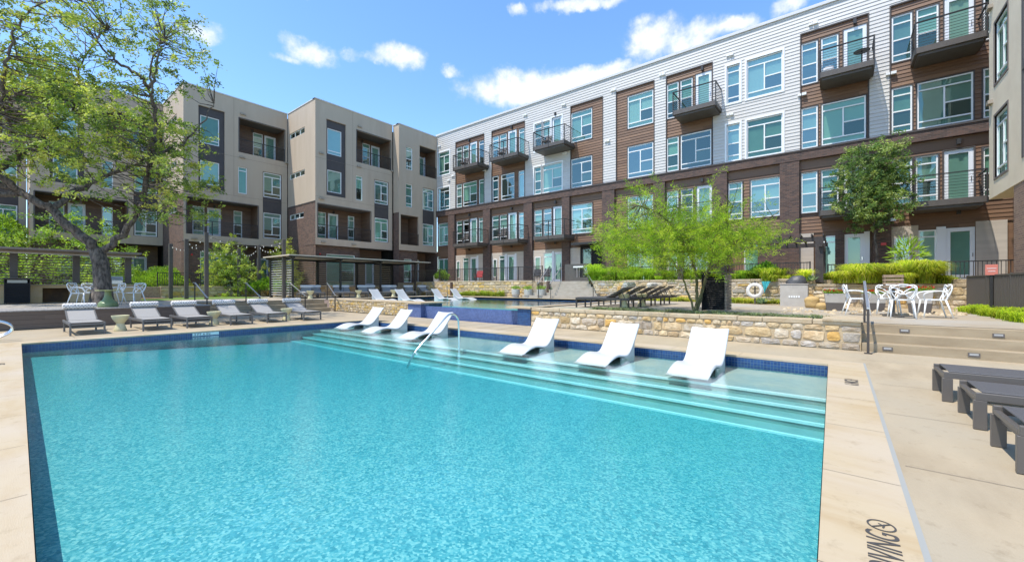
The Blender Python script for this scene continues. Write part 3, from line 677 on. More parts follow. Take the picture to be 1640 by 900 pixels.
# brick
pill=[(27.18,26.36),(22.98,22.2),(18.78,18.0),(15.4,14.78),(12.3,11.43),(8.9,8.2),(5.6,4.85),(2.42,1.6)]
m=MB()
def flatwall(mb,a,b,z0,z1,d,hs=()): wall(mb,F,a,b,z0,z1,hs,d,.16)
for a,b in pill: fbox(m,F,b,a,-.2,.12,1.5,7.55)
fbox(m,F,-16,S0,-.2,.14,7.55,ZB+.0)
fbox(m,F,-1.78,-1.15,-.2,.10,1.5,4.2); fbox(m,F,2.42,3.4,-.2,.06,1.5,3.9); fbox(m,F,-.15,.2,-.2,.0,1.5,3.9)
fbox(m,F,-1.80,-1.70,-.2,.10,4.2,7.55)
m.build('brick_piers_and_band',brick,WB)
m=MB(); fbox(m,F,-16,S0,.14,.18,7.98,8.05); m.build('band_flashing',stucco_dk,WB)
m=MB(); wall(m,F,-16,S0,3.92,7.55,H_,-.10,.06,.17); wall(m,F,-16,S0,1.5,3.92,H_,-.12,.04); m.build('brown_lower_wall',wood_sid,WB)
m=MB(); wall(m,F,-16,S0,7.1,7.55,(),-.06,.02)
m.build('smooth_wood_header',wood_flat,WB)
# cream panels at the ground floor
m=MB()
def crm(x0,x1,z0,z1,hs=()): m=MB(); wall(m,F,vp(x1),vp(x0),z0,z1,[h for h in H_ if h[3]<4]+list(hs),-.03,.1); m.build('cream_panel_wall',cream,WB)
crm(729,774,1.5,3.95);crm(787,839,1.5,3.95);crm(853,900.5,1.5,3.95);crm(911,929,1.5,3.95);crm(1279.5,1303,1.5,3.9);crm(1350,1351.5,1.5,3.8);crm(1423,1471,1.5,3.95);crm(1563,1614,1.5,3.95);crm(1067,1110,1.5,3.9)
m=MB()
for x0,x1 in ((1346,1352),(1384,1393),(1500,1515),(763,766),(808,812),(824,827),(884,887)): fbox(m,F,vp(x1),vp(x0),-.1,-.01,1.5,3.82)
m.build('white_door_panels',doorw,WB)
for a_,b_ in ((731.5,736.5),(790,796),(857,866),(1432,1458)):
    window(WB,F,vp(b_),vp(a_),2.3 if a_>1000 else 2.0,3.45,'0',d=.0,blind=True)
for f,k,s0,s1,z0,z1 in items:
    dd=-.07 if f>2 else -.12
    if f==1: dd=-.09
    if k=='D': door(WB,F,s0,s1,z0,z1,dd)
    else: window(WB,F,s0,s1,z0,z1,k,dd,blind=None if f>1 else True)
# entrance recess
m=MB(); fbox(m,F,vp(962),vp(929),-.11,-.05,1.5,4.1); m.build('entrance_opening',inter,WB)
m=MB(); s0,s1=vp(948),vp(932)
for a,b,c,e in ((s0,s0+.08,1.55,3.9),(s1-.08,s1,1.55,3.9),(s0,s1,3.8,3.9),(s0,s1,1.55,1.7)): fbox(m,F,a,b,-.05,.0,c,e)
ed=m.build('entrance_door',darkm,WB); m=MB(); m.quad([F.P(s0,-.03,1.6),F.P(s1,-.03,1.6),F.P(s1,-.03,3.8),F.P(s0,-.03,3.8)],F.n); m.build('pane',glass,ed)
MB().box(F.P(vp(940.5),-.005,2.35),F.P(vp(937.5),.0,2.65)).build('notice',mat('pale_blue_sign',(.25,.45,.6),.5),ed)
m=MB(); fbox(m,F,vp(966),vp(925),-.1,.9,4.05,4.2); m.build('entrance_canopy',darkm,WB)
U2=23.65
for a,b,zt,lv in ((725.3,765.1,11.12,4),(784,829.5,11.12,4),(853.6,904,11.12,4),(1077,1146.7,11.12,4),(1311.7,1401.7,11.12,4),(1465,1583,11.12,4),
    (725.3,765.1,4.78,2),(784,829.5,4.78,2),(853.6,904,4.78,2),(1077,1146.7,4.78,2),(1311.7,1401.7,4.78,2),(1461,1583,4.78,2)):
    balcony(WB,F,atu(b,300,U2).y,atu(a,300,U2).y,zt)
for x in (752,820,890,1125,1369,1535):
    for z in (13.52,7.2,4.3): sconce(WB,F,vp(x),z)
for x,z in ((727,10.9),(778,10.75),(843,14.2),(907,10.6),(975,10.75),(975,7.75),(1053,7.75),(1172,13.85),(1172,10.6),(1178,7.7),(1275,7.7),(705,13.9),(720,10.6),(726,7.75),(1410,7.7),(1063,13.95),(1306,14.1),(1431,10.75),(1288,10.75),(1430,4.2),(730,7.75),(905,14.05),(985,13.95)):
    vent(WB,F,vp(x),z,whitep if z>8.2 else alu)
# recessed patio lights
m=MB(); fbox(m,F,S0,32,-.1,.0,1.2,4.4); m.build('brick_return',brick,WB)
m=MB(); 
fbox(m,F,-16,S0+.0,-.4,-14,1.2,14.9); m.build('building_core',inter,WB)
m=MB(); fbox(m,F,-16,S0+.1,-.5,.05,15.0,15.07); fbox(m,F,-16,S0,-.5,.09,14.9,15.0); fbox(m,F,-16.1,S0+.0,-.5,-14,14.9,15.0); m.build('parapet_cap',roofc,WB)
# ---------------------------------------------------------------- taupe building: stepped wings
TB=empty('apartment_building','taupe stucco building of stepped wings with recessed loggias and charcoal strips','building'); anchor(TB,(10,38,0))
ZTOP=14.8; ZO=4.3; ZG=1.1
def newmbs():
    global bst,bdk,bwd,bso,bbr,bcap,bcore,bpan,bdk2,bbr2
    bst=MB();bdk=MB();bwd=MB();bso=MB();bbr=MB();bcap=MB();bcore=MB();bpan=MB();bdk2=MB();bbr2=MB()
def flush():
    for mb,nm,mt in ((bst,'stucco_wall',stucco),(bdk,'charcoal_strip',stucco_dk),(bdk2,'charcoal_spandrel',stucco_dk),(bwd,'loggia_wood_wall',wood_tan),(bso,'soffit',soffit),(bbr,'brick_wall',brick2),(bbr2,'brick_side_wall',brick2),(bcap,'parapet_cap',roofc),(bcore,'building_core',inter),(bpan,'stucco_joints',groove)):
        if mb.v: mb.build(nm,mt,TB)
groove=mat('stucco_groove',(.20,.165,.13),.9)
newmbs()
def wing(u0,v0,w,side_to,shade_side=True):
    newmbs()
    F=Fr('v',v0,-1,1); s=lambda x:u0+x
    hol=[(s(.82),s(2.35),8.0,13.6),(s(3.22),s(6.38),11.0,13.5),(s(3.18),s(3.75),8.02,9.95),(s(4.8),s(6.15),4.9,9.95),(s(.16),s(4.5),4.8,7.28)]
    hol2=[h for h in hol]
    wall(bst,F,u0,u0+w,ZO,ZTOP,hol2,0,.16)
    # charcoal strip set back
    hw=[(s(.95),s(2.05),11.1,13.0),(s(.95),s(2.05),8.28,9.92)]
    wall(bdk,F,s(.82),s(2.35),8.0,13.6,hw,-.12,.08); window(TB,F,s(.95),s(2.05),11.1,13.0,'Q',-.18,True); window(TB,F,s(.95),s(2.05),8.28,9.92,'0',-.18,True)
    wall(bdk2,F,s(4.8),s(6.15),4.9,9.95,[(s(4.86),s(6.1),8.04,9.92),(s(4.86),s(6.1),4.93,6.86)],-.05,.08)
    window(TB,F,s(4.86),s(6.1),8.04,9.92,'A',-.1); window(TB,F,s(4.86),s(6.1),4.93,6.86,'A',-.1); window(TB,F,s(3.18),s(3.75),8.02,9.95,'P',-.09,True)
    def loggia(a,b,z0,z1,items,dep=1.5):
        bwd=MB();bso=MB();bsf=MB()
        Fb=Fr('v',v0+dep,-1,1); hs=[(x0,x1,y0,y1) for k,x0,x1,y0,y1 in items]
        wall(bwd,Fb,a,b,z0,z1,hs,0,.1,.16)
        bwd.quad([F.P(a,-.16,z0),F.P(a,-dep,z0),F.P(a,-dep,z1),F.P(a,-.16,z1)]); bwd.quad([F.P(b,-.16,z0),F.P(b,-dep,z0),F.P(b,-dep,z1),F.P(b,-.16,z1)])
        bso.quad([F.P(a,-.16,z1),F.P(b,-.16,z1),F.P(b,-dep,z1),F.P(a,-dep,z1)]); bsf.quad([F.P(a,-.16,z0),F.P(b,-.16,z0),F.P(b,-dep,z0),F.P(a,-dep,z0)])
        for k,x0,x1,y0,y1 in items:
            (door if k=='D' else window)(TB,Fb,x0,x1,y0,y1,*(() if k=='D' else (k,-.06)))
        railing('loggia_railing',TB,F,a,b,-.02,z0,1.0,ends=(False,False),bars=9)
        fr=MB()
        for e in (a,b): fbox(fr,F,e-.03,e+.03,-.02,.012,z0,z1)
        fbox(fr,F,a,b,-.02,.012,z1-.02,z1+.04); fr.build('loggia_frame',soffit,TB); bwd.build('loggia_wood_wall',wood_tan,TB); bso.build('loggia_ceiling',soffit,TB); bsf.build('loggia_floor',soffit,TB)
        sconce(TB,Fb,(a+b)/2-.2,z1-.35)
    loggia(s(3.22),s(6.38),11.0,13.5,[('N',s(4.65),s(5.35),11.1,13.2),('D',s(5.45),s(6.3),11.03,13.2)])
    loggia(s(.16),s(4.5),4.8,7.28,[('N',s(.85),s(1.55),4.92,6.95),('D',s(1.7),s(2.55),4.85,6.95),('N',s(3.35),s(3.92),4.92,6.95)])
    # side face
    Fs=Fr('u',u0,-1,-1); a,b=v0,side_to
    sw=[(a+1.65,a+4.2,12.72,13.18),(a+1.65,a+4.2,9.58,10.02),(a+1.85,a+4.2,6.42,6.84)]
    wall(bst,Fs,a,b,7.45,ZTOP,sw,0,.12); wall(bbr2,Fs,a,b,ZG,7.45,sw,-.02,.12)
    for q in sw: window(TB,Fs,q[0],min(q[1],b-.1),q[2],q[3],'H',-.08,False)
    fl_=MB(); wall(fl_,Fs,a,b,7.4,7.47,(),.012,.02); fl_.build('brick_flashing',stucco_dk,TB)
    # ground floor, recessed under the overhang
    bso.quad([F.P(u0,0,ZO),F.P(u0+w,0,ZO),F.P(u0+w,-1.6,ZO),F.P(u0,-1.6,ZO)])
    g=[('A',s(1.0),s(3.3),1.3,3.7)]; g2=[('D',s(4.95),s(5.8),1.3,3.5),('N',s(3.75),s(4.4),1.4,3.5)]
    Fg=Fr('v',v0+.9,-1,1); wall(bbr,Fr('v',v0+.35,-1,1),s(0),s(3.6),ZG,ZO,[(s(1.0),s(3.3),1.3,3.7)],0,.12)
    window(TB,Fr('v',v0+.35,-1,1),s(1.0),s(3.3),1.3,3.7,'A',-.08)
    wall(bwd,Fr('v',v0+1.6,-1,1),s(3.6),u0+w,ZG,ZO,[(q[1],q[2],q[3],q[4]) for q in g2],0,.12,.16)
    for k,x0,x1,y0,y1 in g2: (door if k=='D' else window)(TB,Fr('v',v0+1.6,-1,1),x0,x1,y0,y1,*(() if k=='D' else (k,-.06)))
    fbox(bbr,F,s(3.58),s(3.7),-1.6,-.35,ZG,ZO)
    # parapet and body
    fbox(bcap,F,u0-.04,u0+w,-.35,.04,ZTOP,ZTOP+.07); fbox(bcap,Fs,v0,side_to,-.35,.04,ZTOP+.001,ZTOP+.071)
    fbox(bcore,F,u0+.25,u0+w,-1.75,-9,ZG,ZTOP-.1)
    # stucco joints
    for zz in (7.78,10.6): fbox(bpan,F,u0,u0+w,-.01,.004,zz,zz+.012)
    for x in (2.9,): fbox(bpan,F,s(x),s(x)+.012,-.01,.004,7.8,ZTOP)
    for x,z in ((.35,10.9),(.35,7.6),(3.4,13.75),(3.35,10.6),(6.45 if w>6.4 else 6,10.9),(.5,4.45),(2.9,4.45)): vent(TB,F,s(x),z,mat('tan_vent',(.33,.28,.22),.6))
    flush()
wing(14.25,29.55,6.5,34.05)
wing(7.65,34.05,6.55,39.5); wing(1.22,39.5,6.43,44.5); wing(-5.3,44.5,6.5,50)
# narrow wing 3
newmbs()
F3=Fr('v',28.75,-1,1); u0=20.85
hol=[(21.57,22.24,11.2,13.13),(21.55,22.21,8.02,9.98),(23.0,24.92,11.0,13.6),(23.33,24.65,4.88,9.98),(21.02,22.9,4.79,7.3)]
wall(bst,F3,u0,24.97,ZO,ZTOP,hol,0,.16)
window(TB,F3,21.57,22.24,11.2,13.13,'N',-.09); window(TB,F3,21.55,22.21,8.02,9.98,'N',-.09,True)
wall(bdk,F3,23.33,24.65,4.88,9.98,[(23.38,24.6,8.04,9.95),(23.38,24.6,4.9,6.8)],-.05,.08); window(TB,F3,23.38,24.6,8.04,9.95,'A',-.1); window(TB,F3,23.38,24.6,4.9,6.8,'A',-.1)
for a,b,z0,z1,it in ((23.0,24.92,11.0,13.6,('D',24.0,24.8,11.03,13.2)),(21.02,22.9,4.79,7.3,('D',21.2,21.9,4.85,6.95))):
    bw_,bs_=MB(),MB(); Fb=Fr('v',28.75+1.5,-1,1); wall(bw_,Fb,a,b,z0,z1,[it[1:]],0,.1,.16)
    bw_.quad([F3.P(a,-.16,z0),F3.P(a,-1.5,z0),F3.P(a,-1.5,z1),F3.P(a,-.16,z1)]); bw_.quad([F3.P(b,-.16,z0),F3.P(b,-1.5,z0),F3.P(b,-1.5,z1),F3.P(b,-.16,z1)])
    for zz in (z0,z1): bs_.quad([F3.P(a,-.16,zz),F3.P(b,-.16,zz),F3.P(b,-1.5,zz),F3.P(a,-1.5,zz)])
    door(TB,Fb,*it[1:]); railing('loggia_railing',TB,F3,a,b,-.02,z0,1.0,ends=(False,False)); bw_.build('loggia_wood_wall',wood_tan,TB); bs_.build('loggia_ceiling',soffit,TB)
Fs=Fr('u',20.85,-1,-1); wall(bst,Fs,28.75,29.55,7.45,ZTOP,(),0); wall(bbr,Fs,28.75,29.55,ZG,7.45,(),-.02)
fbox(bcap,F3,u0-.04,24.95,-.35,.04,ZTOP,ZTOP+.07); fbox(bcap,Fs,28.75,29.6,-.35,.04,ZTOP+.001,ZTOP+.071)
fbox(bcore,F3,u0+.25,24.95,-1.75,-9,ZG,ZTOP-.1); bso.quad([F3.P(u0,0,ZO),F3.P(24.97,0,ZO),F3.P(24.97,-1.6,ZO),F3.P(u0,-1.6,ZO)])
wall(bbr,Fr('v',28.95,-1,1),20.87,22.9,ZG,ZO,[(21.5,22.3,1.6,3.6)],0,.12); window(TB,Fr('v',28.95,-1,1),21.5,22.3,1.6,3.6,'N',-.08)
wall(bwd,Fr('v',30.3,-1,1),22.9,24.9,ZG,ZO,[(23.4,24.2,1.6,3.7)],0,.1,.16); door(TB,Fr('v',30.3,-1,1),23.4,24.2,1.6,3.7)
flush()
# ---------------------------------------------------------------- right building
RB=empty('apartment_building','cream stucco building corner over brick at the right edge above the grey fence','building'); anchor(RB,(18,-6,0))
FR=Fr('v',-4.1,1,-1); m=MB()
hs=[(19.75,21.15,8.14,10.2),(19.75,21.15,4.97,7.05),(19.75,21.15,11.3,13.4),(15.2,18.3,5.0,10.2)]
wall(m,FR,13.5,21.85,4.35,15,hs,0,.14); Fe=Fr('u',21.85,1,1); wall(m,Fe,-14,-4.1,4.35,15,(),0); m.quad([FR.P(13.5,0,4.35),FR.P(21.85,0,4.35),FR.P(21.85,-6,4.35),FR.P(13.5,-6,4.35)])
m.build('stucco_wall',stucco_lt,RB)
m=MB(); fbox(m,FR,13.5,19.3,-.3,-.02,.4,4.35); fbox(m,FR,19.05,19.3,-6,-.3,.4,4.35); fbox(m,FR,13.5,24,-6.2,-6,.4,4.35); m.build('brick_wall',brickmat('light_brick',(.30,.18,.12),(.19,.11,.08),(.30,.25,.2)),RB)
m=MB(); wall(m,FR,19.68,21.22,7.12,8.07,(),-.03,.02); 
for a,b,c,e in hs[:3]:
    q=.07
    for s0,s1,z0,z1 in ((a-q,a,c-q,e+q),(b,b+q,c-q,e+q),(a,b,e,e+q),(a,b,c-q,c)): fbox(m,FR,s0,s1,-.1,.02,z0,z1)
m.build('charcoal_strip',mat('grey_brown_panel',(.16,.135,.12),.75),RB)
for a,b,c,e in hs[:3]: window(RB,FR,a,b,c,e,'A',-.07,True)
m=MB(); wall(m,Fr('v',-5.4,1,-1),15.2,18.3,5,10.2,(),0,.1,.16); m.build('loggia_wood_wall',wood_tan,RB)
m=MB(); fbox(m,FR,15.1,18.4,-.12,.03,7.5,7.75); fbox(m,FR,18.3,18.45,-1.3,.02,5,10.2); m.build('soffit',soffit,RB)
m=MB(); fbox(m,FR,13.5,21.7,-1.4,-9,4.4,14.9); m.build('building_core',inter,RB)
for z in (7.6,10.9): vent(RB,FR,21.45,z,mat('tan_vent',(.33,.28,.22),.6))
# ================================================================= vegetation
def mesh_np(name,V,Fq,mat_,parent=None,colr=None,off=None):
    me=bpy.data.meshes.new(name); V=np.asarray(V,dtype=np.float32)
    if off is not None: V=V-np.array(off,dtype=np.float32)
    nf,k=Fq.shape
    me.vertices.add(len(V)); me.vertices.foreach_set('co',V.ravel())
    me.loops.add(nf*k); me.loops.foreach_set('vertex_index',Fq.ravel().astype(np.int32))
    me.polygons.add(nf); me.polygons.foreach_set('loop_start',np.arange(0,nf*k,k,dtype=np.int32)); me.polygons.foreach_set('loop_total',np.full(nf,k,dtype=np.int32))
    me.update(calc_edges=True)
    if colr is not None:
        a=me.color_attributes.new('Col','FLOAT_COLOR','CORNER'); c=np.repeat(np.c_[colr,np.ones(nf)],k,axis=0).astype(np.float32); a.data.foreach_set('color',c.ravel())
    me.materials.append(mat_); o=bpy.data.objects.new(name,me); col.objects.link(o)
    if parent is not None: o.parent=parent
    return o
def unit(a): return a/np.maximum(np.linalg.norm(a,axis=1,keepdims=True),1e-6)
def leafquads(P,size,asp=.5,dirs=None,dj=1.0,jit=.35):
    """diamond leaves at P; dirs = preferred direction"""
    n=len(P); d=RNG.normal(size=(n,3))
    if dirs is not None: d=dirs+d*dj*.5
    d=unit(d); r=RNG.normal(size=(n,3)); r[:,2]*=.6; s=unit(np.cross(d,r)); L_=(size*(1+jit*RNG.uniform(-1,1,n)))[:,None]
    V=np.stack([P,P+d*L_*.5+s*L_*asp*.5,P+d*L_,P+d*L_*.5-s*L_*asp*.5],axis=1).reshape(-1,3)
    return V,np.arange(n*4).reshape(n,4)
def leafcol(n,cols,w=None,jit=.18):
    cols=np.array(cols); i=RNG.choice(len(cols),n,p=w); return np.clip(cols[i]*(1+jit*RNG.uniform(-1,1,(n,1))),0,1)
def gridpts(rows,x0,y0,cell,Z,depth,npc,cy=None):
    cy=cy or cell
    """crown volume from a density chart drawn in the plane at distance Z (metres), given depth"""
    out=[]; k=Z/F_PX
    for r,row in enumerate(rows):
        for c,ch in enumerate(row):
            if ch in ' .': continue
            n=int(ch)*npc
            n=int(n)+(RNG.random()<n-int(n))
            px=x0+(c+RNG.random(n))*cell; py=y0+(r+RNG.random(n))*cy
            lat=(px-CX)*k; up=(HY-py)*k; dp=RNG.uniform(-1,1,n)*depth(px,py) if callable(depth) else RNG.uniform(-1,1,n)*depth
            fw=np.array(FW);rt=np.array(RT)
            out.append(np.array([0,0,H])+fw*(Z+dp)[:,None]+rt*lat[:,None]+np.array([0,0,1.])*up[:,None])
    return np.concatenate(out)
def pz(px,py,Z,dd=0):
    k=Z/F_PX; return C0+FW*(Z+dd)+RT*((px-CX)*k)+Vector((0,0,(HY-py)*k))
def limb(mb,pts,r0,r1,n=5,seg=8,wob=.0):
    p=bez(pts,n); m=len(p); mb.tube([q+Vector(np.random.default_rng(i).normal(size=3))*wob for i,q in enumerate(p)],[r0+(r1-r0)*(i/(m-1))**.8 for i in range(m)],seg)
    return p
def twigs(mb,targets,skel,r=.012,maxl=2.5):
    S=np.array([tuple(q) for q in skel])
    for t in targets:
        d=np.linalg.norm(S-t,axis=1)+ .6*np.maximum(0,S[:,2]-t[2]); i=int(np.argmin(d)); a=Vector(S[i]); b=Vector(t)
        if (a-b).length>maxl: continue
        m=(a+b)/2+Vector(RNG.normal(size=3))*.12*(a-b).length; mb.tube([a,m,b],[r*1.6,r,r*.4],4,cap=False)
OAK=["444221111 ..1222.  .",
     "33321.1222222333221..",
     "3221..12333343333332.",
     "432.. .122333333343321",
     "33322... .2332233322.1",
     "455333211..1222333221.",
     "366666532.13334432.2..",
     "4777766544334344321...",
     "577777765554444......",
     "5677777766666543......",
     "6666766677766653......",
     "7766656666777765442...",
     "77776655445677765421..",
     "77776654.3456666542..",
     "6655555.233455554421.",
     "556655...22334455542..",
     ".34442...112.2345542..",
     ".123.......1.345541...",
     ".............2245554..",
     "..............123322..",
     "................11...."]
Zt=15.6
t=empty('oak_tree','large live oak with forked dark trunk and open yellow green crown at the left','tree'); ob=Vector(pz(163,489,15.6)); ob.z=.5; anchor(t,ob)
m=MB(); sk=[]
Zt=15.6
sk+=limb(m,[ob,pz(166,470,Zt),pz(162,430,Zt),pz(155,398,Zt)],.29,.23,6,14,.01)
m.lathe([(.52,0),(.40,.12),(.34,.4),(.28,.8)],(ob.x,ob.y,.45),14)
LB=[[(152,402,0),(135,375,-.2),(105,340,-.5),(75,318,-.8),(45,295,-1.2),(18,262,-1.6),(-8,232,-2)],[(160,405,0),(185,372,.3),(205,330,.5),(214,293,.5),(228,245,.4),(238,195,.3),(238,140,0)],
    [(238,142,0),(222,118,-.3),(203,108,-.5),(190,88,-.8)],[(238,142,0),(235,105,.4),(230,68,.7),(226,45,.9)],[(75,318,-.8),(72,290,-1.6),(95,205+50,-2),(130,187,-2.4),(147,150,-2.6)],
    [(105,340,-.5),(100,290,.8),(125,262,1.4),(160,235,1.8),(180,200,2.2)],[(45,295,-1.2),(30,250,0),(28,200,1),(45,150,1.6)],[(75,318,-.8),(40,330,-2),(5,325,-2.5),(-30,300,-3)],
    [(214,293,.5),(190,280,1.6),(170,250,2.4),(150,225,3)],[(30,250,0),(60,215,-.8),(90,200,-1.5),(128,190,-2)],[(228,245,.4),(262,215,.9),(283,180,1.2),(300,140,1.4)],[(238,195,.3),(258,150,-.4),(275,110,-.8),(300,88,-1)],
    [(147,150,-2.6),(160,110,-2.6),(185,75,-2.4),(215,60,-2)],[(45,150,1.6),(70,100,1.2),(110,60,.8),(150,35,.5)],[(-8,232,-2),(-30,150,-2.5),(-20,80,-2),(20,40,-1.6)]]
RR=[(.19,.06),(.135,.05),(.07,.03),(.06,.02),(.13,.04),(.12,.03),(.12,.03),(.11,.03),(.08,.025),(.08,.03),(.06,.015),(.05,.015),(.04,.012),(.05,.012),(.09,.03)]
for lb,(r0,r1) in zip(LB,RR): sk+=limb(m,[pz(x,y,Zt,d) for x,y,d in lb],r0,r1,6,9,.035)
rb=random.Random(4)
dep=lambda px,py: np.clip(3.2*np.sqrt(np.clip(1-((px-120)/230)**2,.08,1))*np.sqrt(np.clip(1-((py-200)/260)**2,.1,1)),.6,3.2)
cen=gridpts(OAK,-5,-18,15.8,Zt,dep,1.8,cy=18.6)
ext=gridpts(["3333333","4444444","5555555","5555555","5555555","5555555","4444444","333333"],-165,60,25,Zt,2.5,1.6); top=gridpts(["111222111111..","2222233222211.","22222222222221"],-5,-70,18,Zt,2.5,1.2)
cen=np.concatenate([cen,ext,top])
def clump(c,f=1.15,th=-.6):
    v=np.sin(c[:,0]*f*1.7+1.3*np.sin(c[:,1]*f))+np.sin(c[:,1]*f*1.9+1.1*np.sin(c[:,2]*f*1.3))+np.sin(c[:,2]*f*2.3+c[:,0]*f)
    return c[v>th]
cen=clump(cen)
twigs(m,cen[::2],sk,.013,3.2)
m.build('trunk',bark,t,smooth=True)
def spray(cen,nl,spread,size,asp,cols,w,droop=-.15,up=None):
    n=len(cen); cnt=RNG.integers(int(nl*.5),int(nl*1.5),n); idx=np.repeat(np.arange(n),cnt); ax=unit(RNG.normal(size=(n,3))*np.array([1,1,.45])+np.array([0,0,droop])); k=len(idx)
    P=cen[idx]+ax[idx]*(RNG.uniform(-1,1,(k,1))*spread*1.7)+RNG.normal(size=(k,3))*spread*.42
    V,Fq=leafquads(P,size,asp,ax[idx],1.6); 
    cc=leafcol(n,cols,w,.12)[idx]*(1+.25*RNG.uniform(-1,1,(k,1)))
    return V,Fq,cc
V,Fq,cc=spray(cen,40,.13,.095,.5,[(.34,.41,.08),(.22,.30,.055),(.50,.53,.13),(.09,.14,.03),(.42,.40,.09)],[.28,.25,.17,.22,.08])
mesh_np('crown',V,Fq,leaf,t,cc,ob)
# ---- feathery palo verde
PV_=["....1.............",
     "...12....1........",
     "...122...2........",
     "..1223221211......",
     ".1123333343321....",
     "1213444455543211..",
     "223455566665433211",
     "234556667776654432",
     "2345566677765432.1",
     ".23345555654432...",
     ".1223233443321....",
     ".122.12.2221......",
     ".11....1.1........"]
t=empty('palo_verde_tree','lime green feathery tree with several thin stems behind the low rubble wall','tree'); Zp=12.0; ob=Vector(pz(1114,499,Zp)); anchor(t,ob)
m=MB(); sk=[]
for pts,r0,r1 in (([(1114,499,0),(1116,470,0),(1112,440,-.1),(1095,405,-.3),(1070,375,-.6),(1040,350,-.8),(1005,340,-1)],.05,.02),([(1112,499,0),(1104,470,.1),(1098,440,.3),(1080,400,.7),(1060,360,1),(1050,320,1.1)],.035,.012),
    ([(1116,499,0),(1128,465,.1),(1140,440,.2),(1170,410,.4),(1200,385,.5),(1230,370,.6)],.045,.014),([(1115,490,0),(1122,455,-.2),(1128,410,-.5),(1140,370,-.7),(1150,340,-.8)],.04,.012),([(1112,440,-.1),(1118,390,.6),(1110,350,.9),(1105,315,1)],.03,.01),
    ([(1140,440,.2),(1150,400,-.6),(1180,370,-1),(1205,350,-1.2)],.03,.01),([(1095,405,-.3),(1050,400,.6),(1010,395,1),(975,385,1.1)],.025,.008)):
    sk+=limb(m,[pz(x,y,Zp,d) for x,y,d in pts],r0,r1,5,7,.008)
cen=gridpts(PV_,958,284,15.6,Zp,lambda x,y:np.clip(1.9*np.sqrt(np.clip(1-((x-1100)/160)**2,.1,1)),.4,1.9),3.4,cy=13)
twigs(m,cen[::2],sk,.006,1.8)
m.build('trunk',barkg,t,smooth=True)
n=len(cen); idx=np.repeat(np.arange(n),44); k=len(idx); ax=unit((cen-np.array(pz(1110,420,Zp)))*np.array([1,1,.4])+RNG.normal(size=(n,3))*.5)
tt=RNG.uniform(-1,1,(k,1)); P=cen[idx]+ax[idx]*tt*.24+np.array([0,0,-1])*(tt**2)*.05+RNG.normal(size=(k,3))*.035
V,Fq=leafquads(P,.085,.12,ax[idx]*.6,1.5); cc=leafcol(n,[(.22,.36,.025),(.36,.49,.04),(.10,.19,.015),(.48,.56,.06)],[.35,.3,.2,.15])[idx]*(1+.2*RNG.uniform(-1,1,(k,1)))
mesh_np('crown',V,Fq,leafp,t,cc,ob)
# ---- young oak right
T2=["......1...","....1232..","...24432..","..2455431.","..2566542.","..35665432","2.36777642","3446777664","2346777653","..3677764.",".24677753.","223566642.",".135555431","..2454432.","...2343...","....12...."]
def small_tree(label,rows,x0,y0,cell,Z,depth,trunk,cols,w,size,nl,npc,r0,spr=.11,group=None,mt=leaf,bk=bark,name='young_tree',zb=1.5):
    b=Vector(pz(trunk[0][0],trunk[0][1],Z)); t=empty(name,label,'tree',group=group); anchor(t,b)
    m=MB(); sk=limb(m,[pz(x,y,Z) for x,y in trunk],r0,r0*.25,6,8,.01)
    cen=gridpts(rows,x0,y0,cell,Z,depth,npc); twigs(m,cen[::2],sk,.007,2.2); m.build('trunk',bk,t,smooth=True)
    V,Fq,cc=spray(cen,nl,spr,size,.5,cols,w); mesh_np('crown',V,Fq,mt,t,cc,b); return t
small_tree('young oak with upright dark green crown before the right brick piers',T2,1341,214,10.0,17.5,lambda x,y:np.clip(1.2*np.sqrt(np.clip(1-((x-1400)/75)**2,.1,1)),.3,1.4),
    [(1404,462),(1405,420),(1402,380),(1398,330),(1402,270),(1400,235)],[(.13,.22,.06),(.26,.34,.10),(.06,.11,.035),(.42,.48,.16)],[.4,.25,.25,.1],.085,46,1.3,.07)
T3=["...1......","...21.....","..2342....",".134541...",".2456531..","2356764211","3467775422","3567775331","2456664332",".34566453.",".2345543.1","..23443..."]
small_tree('young pale green tree among the string light posts',T3,329,372,9.2,27.5,1.1,[(370,474),(370,440),(368,410),(366,385)],[(.36,.44,.08),(.24,.33,.07),(.48,.54,.12),(.14,.20,.05)],[.35,.3,.2,.15],.12,34,1.1,.05,.13)
small_tree('young yellow green tree behind the left end of the cabana',["..1...","..21..",".1331.",".2442.",".3553.","24554.","245543","245554","135554",".34454",".2344.",],434,380,8.4,30,1.0,[(470,474),(470,440),(466,400)],[(.44,.46,.08),(.34,.38,.07),(.20,.26,.05)],[.4,.35,.25],.12,34,1.2,.045,.13)
small_tree('light green broad tree beyond the oak and the bar pergola',["..22332..2","2344554443","4566666665","5677777776","6777777777","6777777776","5677777776","4567777766","3456766654","..3445543."],-12,338,21,25.5,2.0,[(90,470),(88,430),(80,395),(90,360)],[(.28,.42,.06),(.20,.32,.05),(.38,.50,.08),(.11,.18,.03)],[.35,.3,.2,.15],.14,30,1.1,.12,.2,name='broad_tree')
